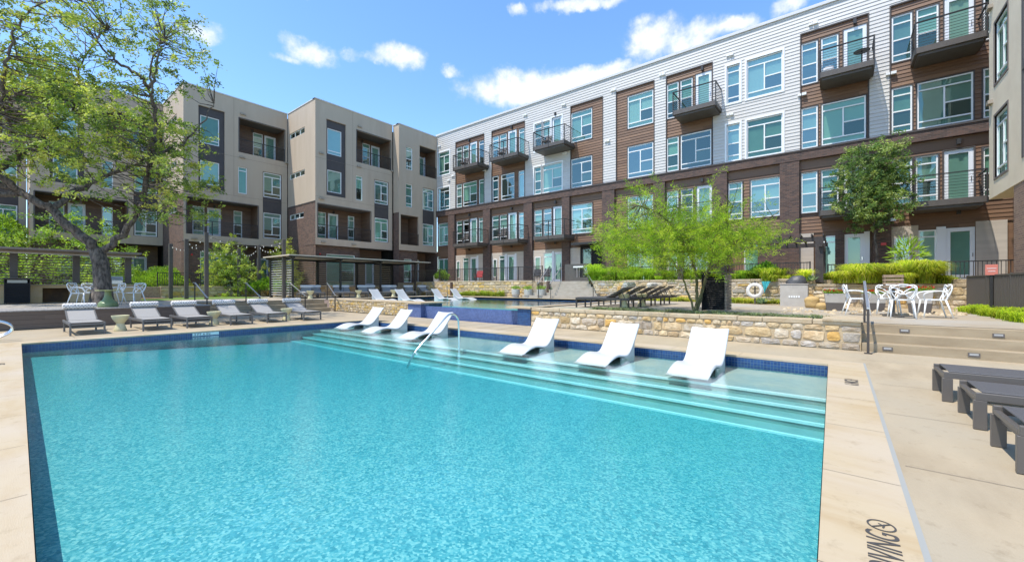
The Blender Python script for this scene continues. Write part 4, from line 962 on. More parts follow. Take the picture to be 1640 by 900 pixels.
# ---- shrubs
def shrub(label,c,rx,ry,rz,n,size,cols,w,name='round_shrub',cat='shrub',group=None,asp=.5,upd=.3,lumps=.18,mt=leaf):
    o=empty(name,label,cat,group=group); c=Vector(c); anchor(o,(c.x,c.y,c.z-rz))
    d=unit(RNG.normal(size=(n,3))); d[:,2]=np.abs(d[:,2])*1.0-.25*(RNG.random(n)<.35); d=unit(d)
    f=1+lumps*(np.sin(d[:,0]*5+c.x)*np.sin(d[:,1]*6+c.y)+np.sin(d[:,2]*7)*.5); rr=RNG.uniform(.62,1.03,n)**.6*f
    P=np.array(c)+d*rr[:,None]*np.array([rx,ry,rz])
    P[:,2]=np.maximum(P[:,2],c.z-rz+.03)
    V,Fq=leafquads(P,size,asp,d+np.array([0,0,upd]),1.3); mesh_np('foliage',V,Fq,mt,o,leafcol(n,cols,w,.25),o.location)
    m=MB()
    for k in range(5): a=k*1.3; m.tube([(c.x,c.y,c.z-rz-.02),(c.x+.3*rx*math.cos(a),c.y+.3*ry*math.sin(a),c.z-.3*rz),(c.x+.6*rx*math.cos(a),c.y+.6*ry*math.sin(a),c.z+.3*rz)],[.03,.02,.008],5)
    m.build('stems',barkg,o); return o
GR=[(.26,.42,.04),(.17,.30,.035),(.38,.52,.05),(.08,.14,.025)]; GW=[.35,.3,.2,.15]
shrub('large rounded bright green shrub nearest the brick pier',atZ(263,455,27),1.3,1.2,1.05,12000,.075,GR,GW)
shrub('lower spreading green hedge shrub left of the large round one',atZ(215,455,27.5),1.9,1.1,.85,12000,.08,GR,GW)
shrub('grey green low shrub at the foot of the first string light post',atZ(267,468,26.5),.5,.5,.45,1800,.09,[(.26,.34,.16),(.18,.26,.10)],None)
shrub('small yellow flowered shrub by the stone wall end',atZ(305,466,27.3),.3,.3,.4,1200,.09,[(.50,.48,.04),(.22,.32,.04)],None)
shrub('small grey green shrub behind the flat orange board',atZ(341,463,28.3),.55,.4,.5,1800,.09,[(.14,.22,.07),(.20,.28,.10)],None)
shrub('wide green shrub behind the cabana posts',atZ(430,462,27.8),1.2,.6,.6,4500,.11,[(.22,.38,.04),(.14,.26,.03)],None)
shrub('bright green shrub inside the cabana screen',atZ(455,465,26.5),.8,.5,.5,3000,.10,[(.26,.44,.05),(.16,.30,.04)],None)
shrub('yellow green shrub seen through the bar screen',atZ(35,440,28.5),1.6,1.0,1.1,4500,.12,[(.32,.42,.04),(.20,.30,.03)],None)
shrub('dark green shrub at the far left edge behind the bar',atZ(6,400,27),1.3,1.2,2.2,6000,.13,GR,GW)
def grass(label,P0,P1,wid,n,h,cols,name='ornamental_grass',cat='grass clump',lean=.5,w=.012,kind=None,group=None,clumps=None,zb=None):
    """arching blades along a strip"""
    P0=np.array(P0);P1=np.array(P1); o=None
    nc=clumps or max(1,int(np.linalg.norm(P1-P0)/.45)); tcs=(np.arange(nc)+.5)/nc
    k=RNG.integers(0,nc,n); c=P0+(P1-P0)*tcs[k][:,None]; side=np.cross(unit((P1-P0)[None]+1e-6)[0],[0,0,1]); 
    jit=RNG.uniform(-1,1,nc)*wid; c=c+side*jit[k][:,None]; hh=h*(.38+.8*RNG.random(nc)**1.4)[k]*RNG.uniform(.35,1.15,n)**.8
    base=c+RNG.normal(size=(n,3))*np.array([.07,.07,0]); a=RNG.uniform(0,2*np.pi,n); dr=np.c_[np.cos(a),np.sin(a),np.zeros(n)]; sd_=np.c_[-np.sin(a),np.cos(a),np.zeros(n)]
    le=(lean*RNG.uniform(.3,1.2,n)*hh)[:,None]; pts=[base,base+dr*le*.2+np.c_[0*a,0*a,hh*.6],base+dr*le*.65+np.c_[0*a,0*a,hh*.98],base+dr*le*1.2+np.c_[0*a,0*a,hh*.72]]
    ws=[w,w,w*.8,w*.15]; V=np.stack([q for p,ww in zip(pts,ws) for q in (p-sd_*ww,p+sd_*ww)],axis=1).reshape(-1,3)
    Fq=np.array([[i*8+2*j,i*8+2*j+1,i*8+2*j+3,i*8+2*j+2] for i in range(n) for j in range(3)])
    ck=(.55+.6*RNG.random((nc,1)))*np.array([1,1,1.])+RNG.random((nc,1))*np.array([.12,0,.02]); cc=np.repeat(np.clip(leafcol(n,cols,None,.3)*ck[k],0,1),3,axis=0); o=mesh_np(name,V,Fq,leafp,None,cc); tag(o,label if kind is None else None,cat if kind is None else None,group,kind); return o
YG=[(.52,.64,.05),(.62,.68,.08),(.36,.50,.04),(.20,.32,.03),(.55,.55,.14)]
def gr(label,xa,xb,u,z,h,n=5000,cols=YG,lean=.9,**k):
    a=atu(xa,440,u);b=atu(xb,440,u); L_=abs(a.y-b.y); grass(label,(u,a.y,z),(u,b.y,z),.55,int(n*.65),h*.9,cols,lean=.8,w=.008,clumps=max(3,int(L_/.22)),**k)
gr('tall lime ornamental grass left of the dark pergola post',1215,1295,20.8,1.5,.55,5000)
gr('tall lime ornamental grass just right of the dark pergola post',1322,1388,20.6,1.42,.95,9000)
gr('high lime ornamental grass below the young oak',1388,1440,20.7,1.42,.9,8000)
gr('lime ornamental grass right of the wooden crate lamp',1440,1490,20.6,1.4,.85,7000)
gr('low lime ornamental grass at the right end of the upper wall',1490,1530,20.6,1.38,.6,4500)
gr('bright green ornamental grass mound beside the far stairs gate',948,985,21.0,1.6,.85,6000,[(.26,.44,.03),(.34,.50,.04),(.18,.32,.03)])
gr('bright green ornamental grass below the lime tree crown',990,1045,21.0,1.6,.7,6500,[(.26,.44,.03),(.34,.50,.04),(.18,.32,.03)])
gr('bright green ornamental grass behind the palo verde stems',1048,1122,21.0,1.58,.55,6000,[(.26,.44,.03),(.34,.50,.04),(.18,.32,.03)])
gr('bright green ornamental grass above the life ring',1128,1212,21.0,1.58,.5,6000,[(.20,.36,.03),(.30,.44,.04),(.12,.24,.03)])
a=atz(1560,505,.5);b=atz(1638,518,.5)
grass(None,(19.2,-3.3,.5),(12.2,-3.55,.5),.35,16000,.26,[(.34,.46,.03),(.44,.54,.04),(.24,.36,.03)],lean=.8,w=.008,kind='stuff',name='lawn_grass',clumps=90)
grass(None,(20.05,1.0,.55),(20.05,9.5,.55),.12,5000,.22,[(.36,.42,.06),(.46,.46,.08),(.24,.32,.05)],lean=1.2,w=.01,kind='stuff',name='ground_cover',clumps=60)
grass(None,(20.3,17.0,.6),(20.3,21.5,.6),.12,4500,.35,[(.30,.36,.05),(.20,.30,.04)],lean=1.0,w=.012,kind='stuff',name='ground_cover',clumps=40)
grass(None,(11.75,.2,.56),(11.75,6.0,.56),.3,9000,.09,[(.20,.26,.16),(.26,.31,.20),(.14,.19,.12)],lean=1.6,w=.010,kind='stuff',name='ground_cover',clumps=170)
def agave(label,p,r=.4,n=26,cols=((.22,.33,.27),(.16,.26,.20),(.30,.38,.28))):
    m=MB()
    for i in range(n):
        a=i*2.4; e=.25+.95*(i/n); L_=r*(1-.25*i/n); m.cur=random.choice(cols)
        d=Vector((math.cos(a)*math.cos(e),math.sin(a)*math.cos(e),math.sin(e))); sv=Vector((-math.sin(a),math.cos(a),0)); b=Vector(p)
        q=[b-sv*.02,b+sv*.02,b+d*L_*.5+sv*.045,b+d*L_*.5-sv*.045,b+d*L_+Vector((0,0,.03))]
        m.add(q,[(0,1,2,3),(3,2,4)])
    m.cur=None; return tag(m.build('agave_plant',leaf),label,'agave')
agave('spiky agave left of the life ring',atz(1181,482,.56)*1.0)
agave('spiky agave between the life ring and the concrete bar',(19.7,2.55,.56))
agave('dark small agave at the foot of the dark pergola post',(20.25,.9,1.5),.35)
shrub('leafy green shrub on the terrace before the leftmost patio',(21.5,24.2,1.95),.5,.5,.5,1400,.16,[(.28,.42,.06),(.18,.30,.04)],None,asp=.35)
shrub('tall leafy plant climbing right of the young oak',(21.6,-2.0,2.4),.4,.4,.65,200,.30,[(.34,.48,.05),(.22,.36,.04)],None,asp=.16)
shrub('small green shrub on the terrace behind the life ring fence',(21.3,2.6,1.9),.9,.4,.38,2200,.12,[(.20,.36,.03),(.14,.26,.03)],None)
# ================================================================= furniture
# ---- in-pool loungers
def pool_lounger():
    o=empty('pool_lounger','', 'pool lounger'); L_=[(0,-.022),(.10,.004),(.24,.055),(.40,.10),(.58,.115),(.76,.09),(.92,.07),(1.05,.095),(1.17,.18),(1.30,.32),(1.44,.49),(1.57,.645)]
    top=[Vector((x,0,z)) for x,z in L_]; top=bez(top,4); m=MB(); w=.33; n=len(top); V=[];ys=[-w,-w+.018,-w+.05,-.12,.12,w-.05,w-.018,w]
    dzs=[-.012,.006,.0,-.012,-.012,.0,.006,-.012]
    for p in top:
        k=.2+.8*min(1,p.x/.3)
        for y,q in zip(ys,dzs): V.append((p.x,y,p.z+q*k))
    bot=[]
    for i,p in enumerate(top):
        t=(top[min(i+1,n-1)]-top[max(i-1,0)]).normalized(); nn=Vector((t.z,0,-t.x)); b=p+nn*(.012+.024*min(1,max(0,p.x-.05)/.35))
        bot.append(b)
    for b in bot:
        for y in (-w,w): V.append((b.x,y,b.z))
    k=len(ys); B=n*k; f=[(i*k+j,(i+1)*k+j,(i+1)*k+j+1,i*k+j+1) for i in range(n-1) for j in range(k-1)]
    f=[q[::-1] for q in f]
    for i in range(n-1):
        f+=[(i*k,(i+1)*k,B+2*(i+1),B+2*i),(B+2*i+1,B+2*(i+1)+1,(i+1)*k+k-1,i*k+k-1),(B+2*i,B+2*(i+1),B+2*(i+1)+1,B+2*i+1)]
    f+=[(0,B,B+1,k-1)]+[tuple(range((n-1)*k,n*k))+(B+2*n-1,B+2*n-2)]
    m.add(V,f); m.build('seat_shell',plastic,o,smooth=True,angle=38)
    m=MB(); side=[(.72,-.25),(.78,.03),(.92,.01),(1.08,.04),(1.20,.13),(1.36,.32),(1.40,.29),(1.38,.10),(1.40,-.25)]
    for y0,y1 in ((-.30,-.27),(.27,.30)):
        q=len(side); m.add([(x,y0,z) for x,z in side]+[(x,y1,z) for x,z in side],[tuple(range(q))[::-1],tuple(range(q,2*q))]+[(i,(i+1)%q,q+(i+1)%q,q+i) for i in range(q)])
    m.add([(1.395,-.27,-.25),(1.395,.27,-.25),(1.39,.27,.29),(1.39,-.27,.29)],[(0,1,2,3)])
    m.build('base',plastic,o); return o
lp=pool_lounger(); first=True
LBL=['white pool lounger on the ledge nearest the camera, rightmost of its row','white pool lounger on the ledge, second from the right corner','white pool lounger on the ledge just right of the steel handrail',
 'white pool lounger directly behind the curved steel handrail','white pool lounger in front of the cobalt tile wall end, second from the far corner','white pool lounger nearest the far left corner of the main pool']
for (u,v,r),lb in zip(((6.93,1.95,0),(6.88,3.67,-1),(6.87,5.58,2),(7.0,9.45,1),(7.13,11.6,-1),(7.28,13.45,1)),LBL):
    o=lp if first else copy_tree(lp); first=False; o.location=(u,v,WZ); o.rotation_euler=(0,0,R(r)); tag(o,lb,'pool lounger','white loungers on the tanning ledge')
for (px,py,v,r),lb in zip(((604,481,0,-118),(645,482,0,-118),(702,480,0,-122),(732,479,0,-122)),('white lounger in the upper pool, leftmost behind the pale wall cap','white lounger in the upper pool, second from left behind the pale wall cap','white lounger in the upper pool just left of the sloping steel rail','white lounger in the upper pool just right of the sloping steel rail')):
    o=copy_tree(lp); q={604:(13.9,19.9),645:(14.6,18.6),702:(17.9,19.0),732:(18.9,18.5)}[px]
    # head end placed at the given spot, foot pointing to the camera right
    q=atv(px-6,470,q[1]); o.rotation_euler=(0,0,R(104)); hd=Vector((q.x,q.y,.49)); o.location=hd-Vector((math.cos(R(104))*1.57,math.sin(R(104))*1.57,0)); tag(o,lb,'pool lounger','white loungers in the upper pool')
# ---- chaises
def chaise(fm,sm,back=35,flat=False,legw=.05,name='chaise_longue',w=.34,h=.33):
    o=empty(name,'', 'sun lounger'); Ln=1.92; pv=1.12
    m=MB()
    for y in (-w,w): m.cbox((Ln/2,y-(.02 if y>0 else -.02),h-.035),(Ln,.04,.07),.004)
    for x in (.02,Ln-.02,pv): m.cbox((x,0,h-.05),(.04,2*w-.085,.035),.003)
    m.cbox((.045,0,.20 if not flat else .24),(.03,2*w-.09,.03 if not flat else .05),.003)
    m.build('frame',fm,o)
    for x in (.03,Ln-.30 if not flat else Ln-.03):
        for y in (-w+.02,w-.02): MB().cbox((x,y,(h-.07)/2),(legw,.04,h-.07),.003).build('leg',fm,o)
    m=MB(); m.cbox((pv/2+.02,0,h+.004),(pv-.05,2*w-.09,.012),.003); m.build('seat_sling',sm,o)
    a=R(back); L2=.76; m=MB(); c=Vector((pv,0,h+.01)); e=c+Vector((math.cos(a)*L2,0,math.sin(a)*L2))
    m.bar(c,e,2*w-.10,.012,up=(0,0,1)); b=m.build('backrest_sling',sm,o)
    m=MB()
    for y in (-w+.05,w-.05): m.bar(c+Vector((0,y,0)),e+Vector((0,y,0)),.03,.035)
    m.bar(e+Vector((0,-w+.04,0)),e+Vector((0,w-.04,0)),.03,.03)
    if back>5:
        for y in (-w+.08,w-.08): m.bar(c+Vector((math.cos(a)*.55,y,math.sin(a)*.55-.01)),Vector((pv+.62,y,h-.03)),.02,.02)
    m.build('backrest_frame',fm,b); o['hx']=e.x; o['hz']=e.z; return o
def towel_roll(loc,rz,label,mt=towel,r=.088,L_=.70,group=None):
    m=MB(); pr=[(r*.55,-L_/2),(r*.92,-L_/2+.012),(r,-L_/2+.035),(r*1.02,0),(r,L_/2-.035),(r*.92,L_/2-.012),(r*.55,L_/2)]
    m.lathe(pr,(0,0,0),20); o=m.build('towel_roll',mt,None,smooth=True,angle=50); o.rotation_euler=(R(90),0,rz); o.location=loc; return tag(o,label,'towel',group)
c0=chaise(chaisem,sling,23); first=True
CX_=[(1.49,15.72,0,'nearest the left edge of the photo'),(2.93,15.72,1,'between the pale hourglass table and the next lounger'),(3.97,15.80,1,'before the end of the brown board platform'),
     (5.13,15.78,-1,'just right of the second hourglass table'),(6.25,15.80,0,'before the garden steps, second from the right end'),(7.48,15.72,0,'at the right end of the left deck row')]
for u,v,r,lb in CX_:
    o=c0 if first else copy_tree(c0); first=False; o.location=(u,v,.004); o.rotation_euler=(0,0,R(90+r)); tag(o,'grey sling sun lounger '+lb,'sun lounger','grey sun loungers along the far left deck')
    towel_roll((u,v+o['hx']-.02,o['hz']+.085),R(90+r),'patterned towel roll, lounger '+lb,group='patterned towel rolls on the left deck row')
names=['first','second','third','fourth','fifth','sixth','seventh','eighth','ninth','tenth']
for i,px in enumerate((486,511,541,560,582,604,622,640,659,690)):
    v=23.3+.12*(i%3); p=atv(px,470,v); o=copy_tree(c0); o.location=(p.x,v,.585); o.rotation_euler=(0,0,R(72 if i%2 else 60)); rz=o.rotation_euler.z
    tag(o,f'grey sun lounger in the cabana row, {names[i]} from the left','sun lounger','grey sun loungers in front of the cabanas')
    towel_roll(Vector((p.x,v,.585))+Vector((math.cos(rz)*o['hx'],math.sin(rz)*o['hx'],o['hz']+.05)),rz,f'white towel rolled on the {names[i]} lounger from the left in the cabana row',towelw,group='white towel rolls in the cabana row')
c1=chaise(chaised,slingd,0,True,legw=.085,w=.335,h=.335)
for (u,v),lb,k in zip(((7.06,-.92),(5.94,-.97),(4.80,-.98)),('farthest of the three at the right edge, nearest the concrete steps','middle one of the three at the right edge','nearest the camera of the three at the right edge'),range(3)):
    o=c1 if k==0 else copy_tree(c1); o.location=(u,v,.004); o.rotation_euler=(0,0,R(-90)); tag(o,'charcoal flat sun lounger, '+lb,'sun lounger','flat charcoal loungers at the right edge')
c2=chaise(darkm,slingd,27,w=.33,h=.34)
for k,lb in enumerate(('nearest the low rubble wall','second from the low rubble wall','middle one of the five','second from the far end','farthest from the low rubble wall')):
    o=c2 if k==0 else copy_tree(c2); u=12.6+1.03*k; o.location=(u,7.05,dz(u,6)+.004); o.rotation_euler=(0,0,R(-90)); tag(o,'black sun lounger with raised back on the upper deck, '+lb,'sun lounger','black loungers on the upper deck')
for k in (0,2): 
    u=12.6+1.03*k; towel_roll((u,7.05-c2['hx']+.02,dz(u,5)+c2['hz']+.07),R(-90),('patterned towel rolled on the black lounger nearest the low wall','patterned towel rolled on the middle black lounger')[k//2],group='towel rolls on the black loungers')
# ---- hourglass tables
def hourglass(loc,label,group=None,mt=yellowt,r=.20,h=.45,first=[None]):
    if mt is yellowt and first[0]:
        o=first[0].copy(); col.objects.link(o)
    else:
        k=h/.45; o=MB().lathe([(r*.72,0),(r*.75,.02*k),(r*.62,.10*k),(r*.46,.20*k),(r*.44,.22*k),(r*.60,.27*k),(r*.84,.34*k),(r*.97,.41*k),(r*1.0,.45*k),(r*.93,.452*k),(r*.9,.44*k),(.01,.437*k)],seg=28).build('side_table',mt,None,smooth=True,angle=40)
        if mt is yellowt: first[0]=o
    o.location=loc; return tag(o,label,'side table',group)
for (u,v),lb in zip(((2.22,16.45),(4.52,16.45),(6.86,16.5)),('nearest the left edge','before the right end of the brown platform','farthest right, partly behind the last loungers')):
    hourglass((u,v,.003),'pale yellow hourglass side table '+lb,'hourglass tables on the left deck')
hourglass((12.95,5.6,.585),'cream cone side table under the black lounger nearest the wall','cream tables among the black loungers'); hourglass((14.2,5.5,.585),'cream cone side table between the black loungers farther back','cream tables among the black loungers')
for i,px in enumerate((497,574,630)): p=atv(px,470,23.2); hourglass((p.x,23.2,.585),f'cream side table between cabana loungers, {names[i]} from the left','cream tables in the cabana row')
# ---- looped white armchairs
def armchair():
    o=empty('armchair','', 'chair'); m=MB(); m.prism([(.24*math.cos(a)*(1 if math.cos(a)>0 else .95),.235*math.sin(a)) for a in [2*math.pi*k/20 for k in range(20)]],.445,.47); m.build('seat',chairw,o)
    for x,y,bx,by,h in ((.19,.20,.245,.255,.46),(.19,-.20,.245,-.255,.46),(-.17,.19,-.30,.235,.46),(-.17,-.19,-.30,-.235,.46)):
        MB().tube([(x,y,h),((x+bx)/2,(y+by)/2,.23),(bx,by,0)],[.022,.019,.013],7).build('leg',chairw,o,smooth=True)
    m=MB(); r=.0135
    L1=bez([(.22,.20,.46),(.24,.265,.60),(.10,.275,.665),(-.10,.245,.68),(-.24,.15,.66),(-.27,0,.60),(-.24,-.15,.66),(-.10,-.245,.68),(.10,-.275,.665),(.24,-.265,.60),(.22,-.20,.46)],5); m.tube(L1,r,6)
    m.tube(bez([(-.17,.19,.46),(-.24,.235,.62),(-.27,.245,.78),(-.26,.16,.835),(-.27,0,.79),(-.26,-.16,.835),(-.27,-.245,.78),(-.24,-.235,.62),(-.17,-.19,.46)],5),r,6)
    m.tube(bez([(-.20,.10,.46),(-.24,.20,.62),(-.28,.22,.74),(-.30,.10,.83),(-.28,0,.84),(-.30,-.10,.83),(-.28,-.22,.74),(-.24,-.20,.62),(-.20,-.10,.46)],5),r,6)
    m.tube(bez([(-.21,.16,.47),(-.25,.02,.62),(-.27,-.12,.74),(-.27,-.24,.80)],5),r,6); m.tube(bez([(-.21,-.16,.47),(-.25,-.02,.62),(-.27,.12,.74),(-.27,.24,.80)],5),r,6)
    m.build('backrest',chairw,o,smooth=True); return o
ac=armchair()
pA=atz(130,489.5,.58);pB=atz(150,485.5,.58);pC=atz(183,486,.58);pD=atz(214,487.5,.58);pT=atz(173,491.5,.58)
CH=[((14.35,-1.22),.5,0,'white looped armchair with its back to the camera at the small dark table'),((14.95,-1.86),.5,98,'white looped armchair on the right side of the small dark table'),((15.05,-.36),.5,-80,'white looped armchair left of the small dark table beside the step rail'),((15.65,-1.05),.5,180,'white looped armchair on the far side of the small dark table'),
 ((pA.x,pA.y),.58,-35,'white looped armchair nearest the black bin on the left platform'),((pB.x,pB.y),.58,-60,'white looped armchair half hidden behind another left of the oak trunk'),((pC.x,pC.y),.58,200,'white looped armchair just right of the oak trunk'),((pD.x,pD.y),.58,215,'white looped armchair before the end of the stone bar, right of the green table'),]
for k,((x,y),z,rz,lb) in enumerate(CH):
    o=ac if k==0 else copy_tree(ac); o.location=(x,y,z+.004); o.rotation_euler=(0,0,R(rz)); tag(o,lb,'chair','white looped armchairs')
# tables
o=empty('cafe_table','small dark pedestal table between the white armchairs','table',(15.0,-1.1,.504)); MB().cbox((0,0,.735),(.62,.62,.02),.004).build('tabletop',darkg,o); MB().cbox((0,0,.37),(.08,.08,.70),.005).build('pedestal',darkg,o); MB().cbox((0,0,.01),(.42,.42,.02),.004).build('base',darkg,o)
o=empty('slatted_lantern','weathered wooden slatted crate lantern standing on the small dark table','lantern',(15.0,-1.1,1.252)); w=.19
m=MB()
for z in (.02,.11,.20,.29): 
    for a,b in (((-w,-w),(w,-w)),((w,-w),(w,w)),((w,w),(-w,w)),((-w,w),(-w,-w))): m.bar((*a,z+.02),(*b,z+.02),.02,.055)
m.build('slats',mat('weathered_wood',(.34,.24,.15),.8,(.24,.16,.10),6,6),o); m=MB()
for x in (-w+.02,w-.02):
    for y in (-w+.02,w-.02): m.cbox((x,y,.17),(.03,.03,.34),.003)
m.build('corner_posts',MATS['weathered_wood'],o); MB().cbox((0,0,.345),(2*w+.02,2*w+.02,.02),.003).build('lid',MATS['weathered_wood'],o)
o=empty('green_table','round table with yellow green top on a wide olive green cone base','table',(pT.x,pT.y,.584)); MB().lathe([(.26,0),(.27,.04),(.25,.14),(.13,.26),(.09,.40),(.09,.56)],seg=24).build('base',greent,o,smooth=True,angle=30); MB().lathe([(.30,.56),(.33,.565),(.33,.58),(.01,.585)],seg=28).build('tabletop',mat('yellow_green_top',(.52,.54,.20),.4),o)
# ---- railings in steel
def pipe(label,path,r,mt=steel,name='handrail',cat='handrail',group=None,rs=True):
    return tag(MB().tube(path,r,10).build(name,mt,None,smooth=True),label,cat,group)
pipe('curved stainless steel handrail rising out of the pool steps',bez([(5.50,7.3,-.45),(5.72,7.29,-.13),(6.2,7.26,.28),(6.58,7.24,.59),(6.74,7.22,.645),(6.87,7.20,.58),(6.93,7.19,.40),(6.94,7.18,-.24)],6),.024)
for v,lb in ((15.35,'nearer'),(15.85,'farther')): pipe(f'bent stainless steel grab rail at the left edge, the {lb} of two',bez([(-1.6,v,.02),(-1.0,v,.04),(-.2,v,.07),(.12,v,.17),(.2,v,.33),(.02,v,.47),(-.4,v,.53),(-1.0,v,.56),(-1.6,v,.56)],6),.022,group='grab rails at the left edge')
pipe('sloping steel rail entering the upper pool between white loungers',bez([(17.1,18.6,.35),(17.0,18.55,.52),(17.6,19.3,.95),(18.0,19.75,1.25),(18.2,19.95,1.27),(18.25,20.0,1.1),(18.25,20.0,.5)],5),.022)
def step_rail(label,pt,pb,zt,zb,h=.86,over=.25,group=None,th=.04):
    o=empty('step_handrail',label,'handrail',group=group); pt=Vector((*pt,zt));pb=Vector((*pb,zb)); anchor(o,tuple(pb)); dr=(pt-pb); dr.z=0; dr.normalize()
    for p,hh in ((pt,h),(pb,h*.96)): m=MB(); m.bar(p,p+Vector((0,0,hh)),th,th,up=(1,0,0)); m.box(p-Vector((.06,.06,0)),p+Vector((.06,.06,.012))); m.build('post',mat('rail_post_brown',(.055,.045,.038),.5),o)
    a=pb+Vector((0,0,h*.97));b=pt+Vector((0,0,h+.01)); m=MB(); m.bar(a-dr*.0,b,.045,.03); m.bar(b,b+dr*over,.045,.03); m.bar(a-dr*over*.5,a,.045,.03); m.build('top_rail',alu,o)
for i,(xt,xb) in enumerate(((312,331.5),(394,416.3),(464.4,488.8),(524,550.2))):
    a=atv(xt,480,22.1);b=atv(xb,500,20.2); 
    if i==3: b.x=min(b.x,10.75)
    step_rail(f'dark post handrail with pale top bar on the garden steps, {names[i]} from the left',(a.x,22.1),(b.x,20.2),.585,.003,group='handrails on the garden steps')
step_rail('dark handrail on the right deck steps beside the end of the low rubble wall',(12.1,-.42),(10.55,-.42),.50,.003,h=.9,over=.03)
for px,lb in ((862,'left of the far stone stairs'),(882,'on the left side of the far stone stairs'),(950,'on the right side of the far stone stairs')):
    a=atu(px+16 if px<900 else px-16,450,21.5); b=atu(px,470,19.6); step_rail('thin handrail '+lb,(21.5,a.y),(19.6,b.y),1.55,.6,h=.88,th=.03)
# ---- step lights
for i,(u,v,z) in enumerate(((11.54,-1.02,.40),(11.54,-2.28,.40),(10.87,-.72,.085),(10.87,-1.86,.085))):
    m=MB(); m.box((u-.012,v-.075,z-.035),(u,v+.075,z+.035)); o=m.build('step_light',concd); tag(o,('recessed step light in the top riser near the handrail','recessed step light in the top riser toward the right edge','recessed step light in the bottom riser near the handrail','recessed step light in the bottom riser behind the charcoal loungers')[i],'step light','lights recessed in the right steps')
    MB().box((u-.016,v-.055,z-.01),(u-.012,v+.055,z+.025)).build('lens',mat('frosted_lens',(.36,.35,.33),.5),o)
# ---- fences
def fence(label,P0,P1,z0,z1,post=1.8,pick=.105,group=None,mt=None,name='metal_fence',pw=.018):
    mt=mt or darkm; o=empty(name,label,'fence',group=group); P0=Vector((*P0,0));P1=Vector((*P1,0)); anchor(o,(P0.x,P0.y,z0)); d=(P1-P0); L_=d.length; d.normalize(); up=Vector((0,0,1))
    m=MB(); m.bar(P0+up*z1,P1+up*z1,.045,.04); m.bar(P0+up*(z0+.10),P1+up*(z0+.10),.03,.03); m.build('rails',mt,o)
    m=MB(); n=int(L_/pick)
    for i in range(1,n): q=P0+d*(L_*i/n); m.bar(q+up*(z0+.1),q+up*z1,pw,pw,up=d)
    m.build('pickets',mt,o); n=max(1,round(L_/post))
    for i in range(n+1): q=P0+d*(L_*i/n); MB().bar(q+up*z0,q+up*(z1+.04),.05,.05,up=d).build('post',mt,o)
    return o
fence('long dark picket fence on the terrace left of the far stairs',(21.0,14.4),(21.0,27.6),1.6,2.52)
fence('dark picket fence on the terrace behind the palo verde and life ring',(21.35,10.4),(21.35,1.0),1.56,2.30)
fence('dark picket fence on the terrace right of the dark pergola post',(21.35,.4),(21.35,-4.6),1.50,2.18)
fence('dense dark grey fence in front of the right building',(20.1,-3.30),(14.6,-3.55),.55,1.62,pick=.10,pw=.035,mt=mat('grey_brown_fence',(.10,.088,.076),.55))
fence('dark grey fence at the extreme right edge',(14.2,-3.6),(11.0,-3.75),.55,1.62,pick=.10,pw=.035,mt=mat('grey_brown_fence',(.10,.088,.076),.55))
fence('dark fence on the garden wall behind the small trees',(5.9,31.75),(12.2,31.75),1.28,2.1)
g=empty('gate','dark grey metal gate with a pale closer bar at the head of the far stairs','gate'); anchor(g,(21.3,12.2,1.6)); m=MB()
y0,y1=atu(946,440,21.3).y,atu(905,440,21.3).y
for a,b,c,e in ((y0,y1,2.45,2.6),(y0,y1,1.6,1.8),(y0,y0+.12,1.8,2.45),(y1-.75,y1,1.8,2.45),((y0+y1)/2-.1,(y0+y1)/2,1.8,2.45)): m.box((21.27,a,c),(21.33,b,e))
m.build('frame',darkg,g); ya,yb=atu(934,430,21.2).y,atu(918,430,21.2).y; MB().box((21.2,ya,2.38),(21.25,yb,2.46)).build('closer_bar',whitep,g)
m=MB(); 
for k in range(7): y=y0+.14+k*.09; m.box((21.29,y,1.8),(21.31,y+.02,2.45))
m.build('bars',darkm,g)
fence('short dark fence beside the gate behind the green grass mound',(21.5,y0-.05),(21.5,10.5),1.6,2.5)
# ---- structures: cabana, bar pergola, right pergola
cb=empty('cabana','long flat roofed dark cabana with horizontal slat screens','cabana'); anchor(cb,(15,26,.58))
US=[10.6,13.5,16.4,19.35]
for u in US:
    for v in (24.7,27.7): q=.05 if v<25 else .075; MB().box((u-q,v-q,.58),(u+q,v+q,2.98)).build('post',darkm,cb)
m=MB(); m.box((10.25,24.3,3.04),(20.5,28.0,3.10)); m.build('roof',mat('cabana_roof',(.60,.52,.41),.7),cb)
m=MB(); m.box((10.3,24.4,2.97),(20.4,24.5,3.04)); m.box((10.3,27.66,2.93),(20.4,27.76,3.04))
for u in US: m.box((u-.05,24.5,2.90),(u+.05,27.66,3.0))
m.build('beams',darkm,cb)
for i in range(3):
    m=MB()
    for k in range(15): m.box((US[i]+.08,27.68,.75+.145*k),(US[i+1]-.08,27.72,.80+.145*k))
    m.build('slat_screen',tan_slat,cb)
m=MB()
for k in range(15): m.box((10.58,24.76,.75+.145*k),(10.62,27.6,.80+.145*k))
m.build('slat_screen',mat('grey_slats',(.42,.41,.39),.6),cb)
bp=empty('bar_pergola','flat topped dark pergola with slat screens over the stone bar at the left','pergola'); VB=26.7; anchor(bp,(1,VB,.58))
for px in (-70,22,122,205): x=atv(px,440,VB+.2).x; MB().box((x-.11,VB+.1,1.42),(x+.11,VB+.3,2.72)).build('post',darkg,bp)
xa=atv(226,405,VB-.9).x
MB().box((-9,VB-1.0,2.78),(xa,VB+1.3,2.86)).build('roof',mat('pergola_roof',(.24,.20,.17),.6),bp); m=MB(); m.box((-9,VB-.98,2.62),(xa-.1,VB-.9,2.66)); m.box((-9,VB+.12,2.70),(xa-.1,VB+.28,2.78)); m.build('beams',tan_slat,bp)
xs=[atv(px,440,VB+.2).x for px in (-70,22,122,205)]
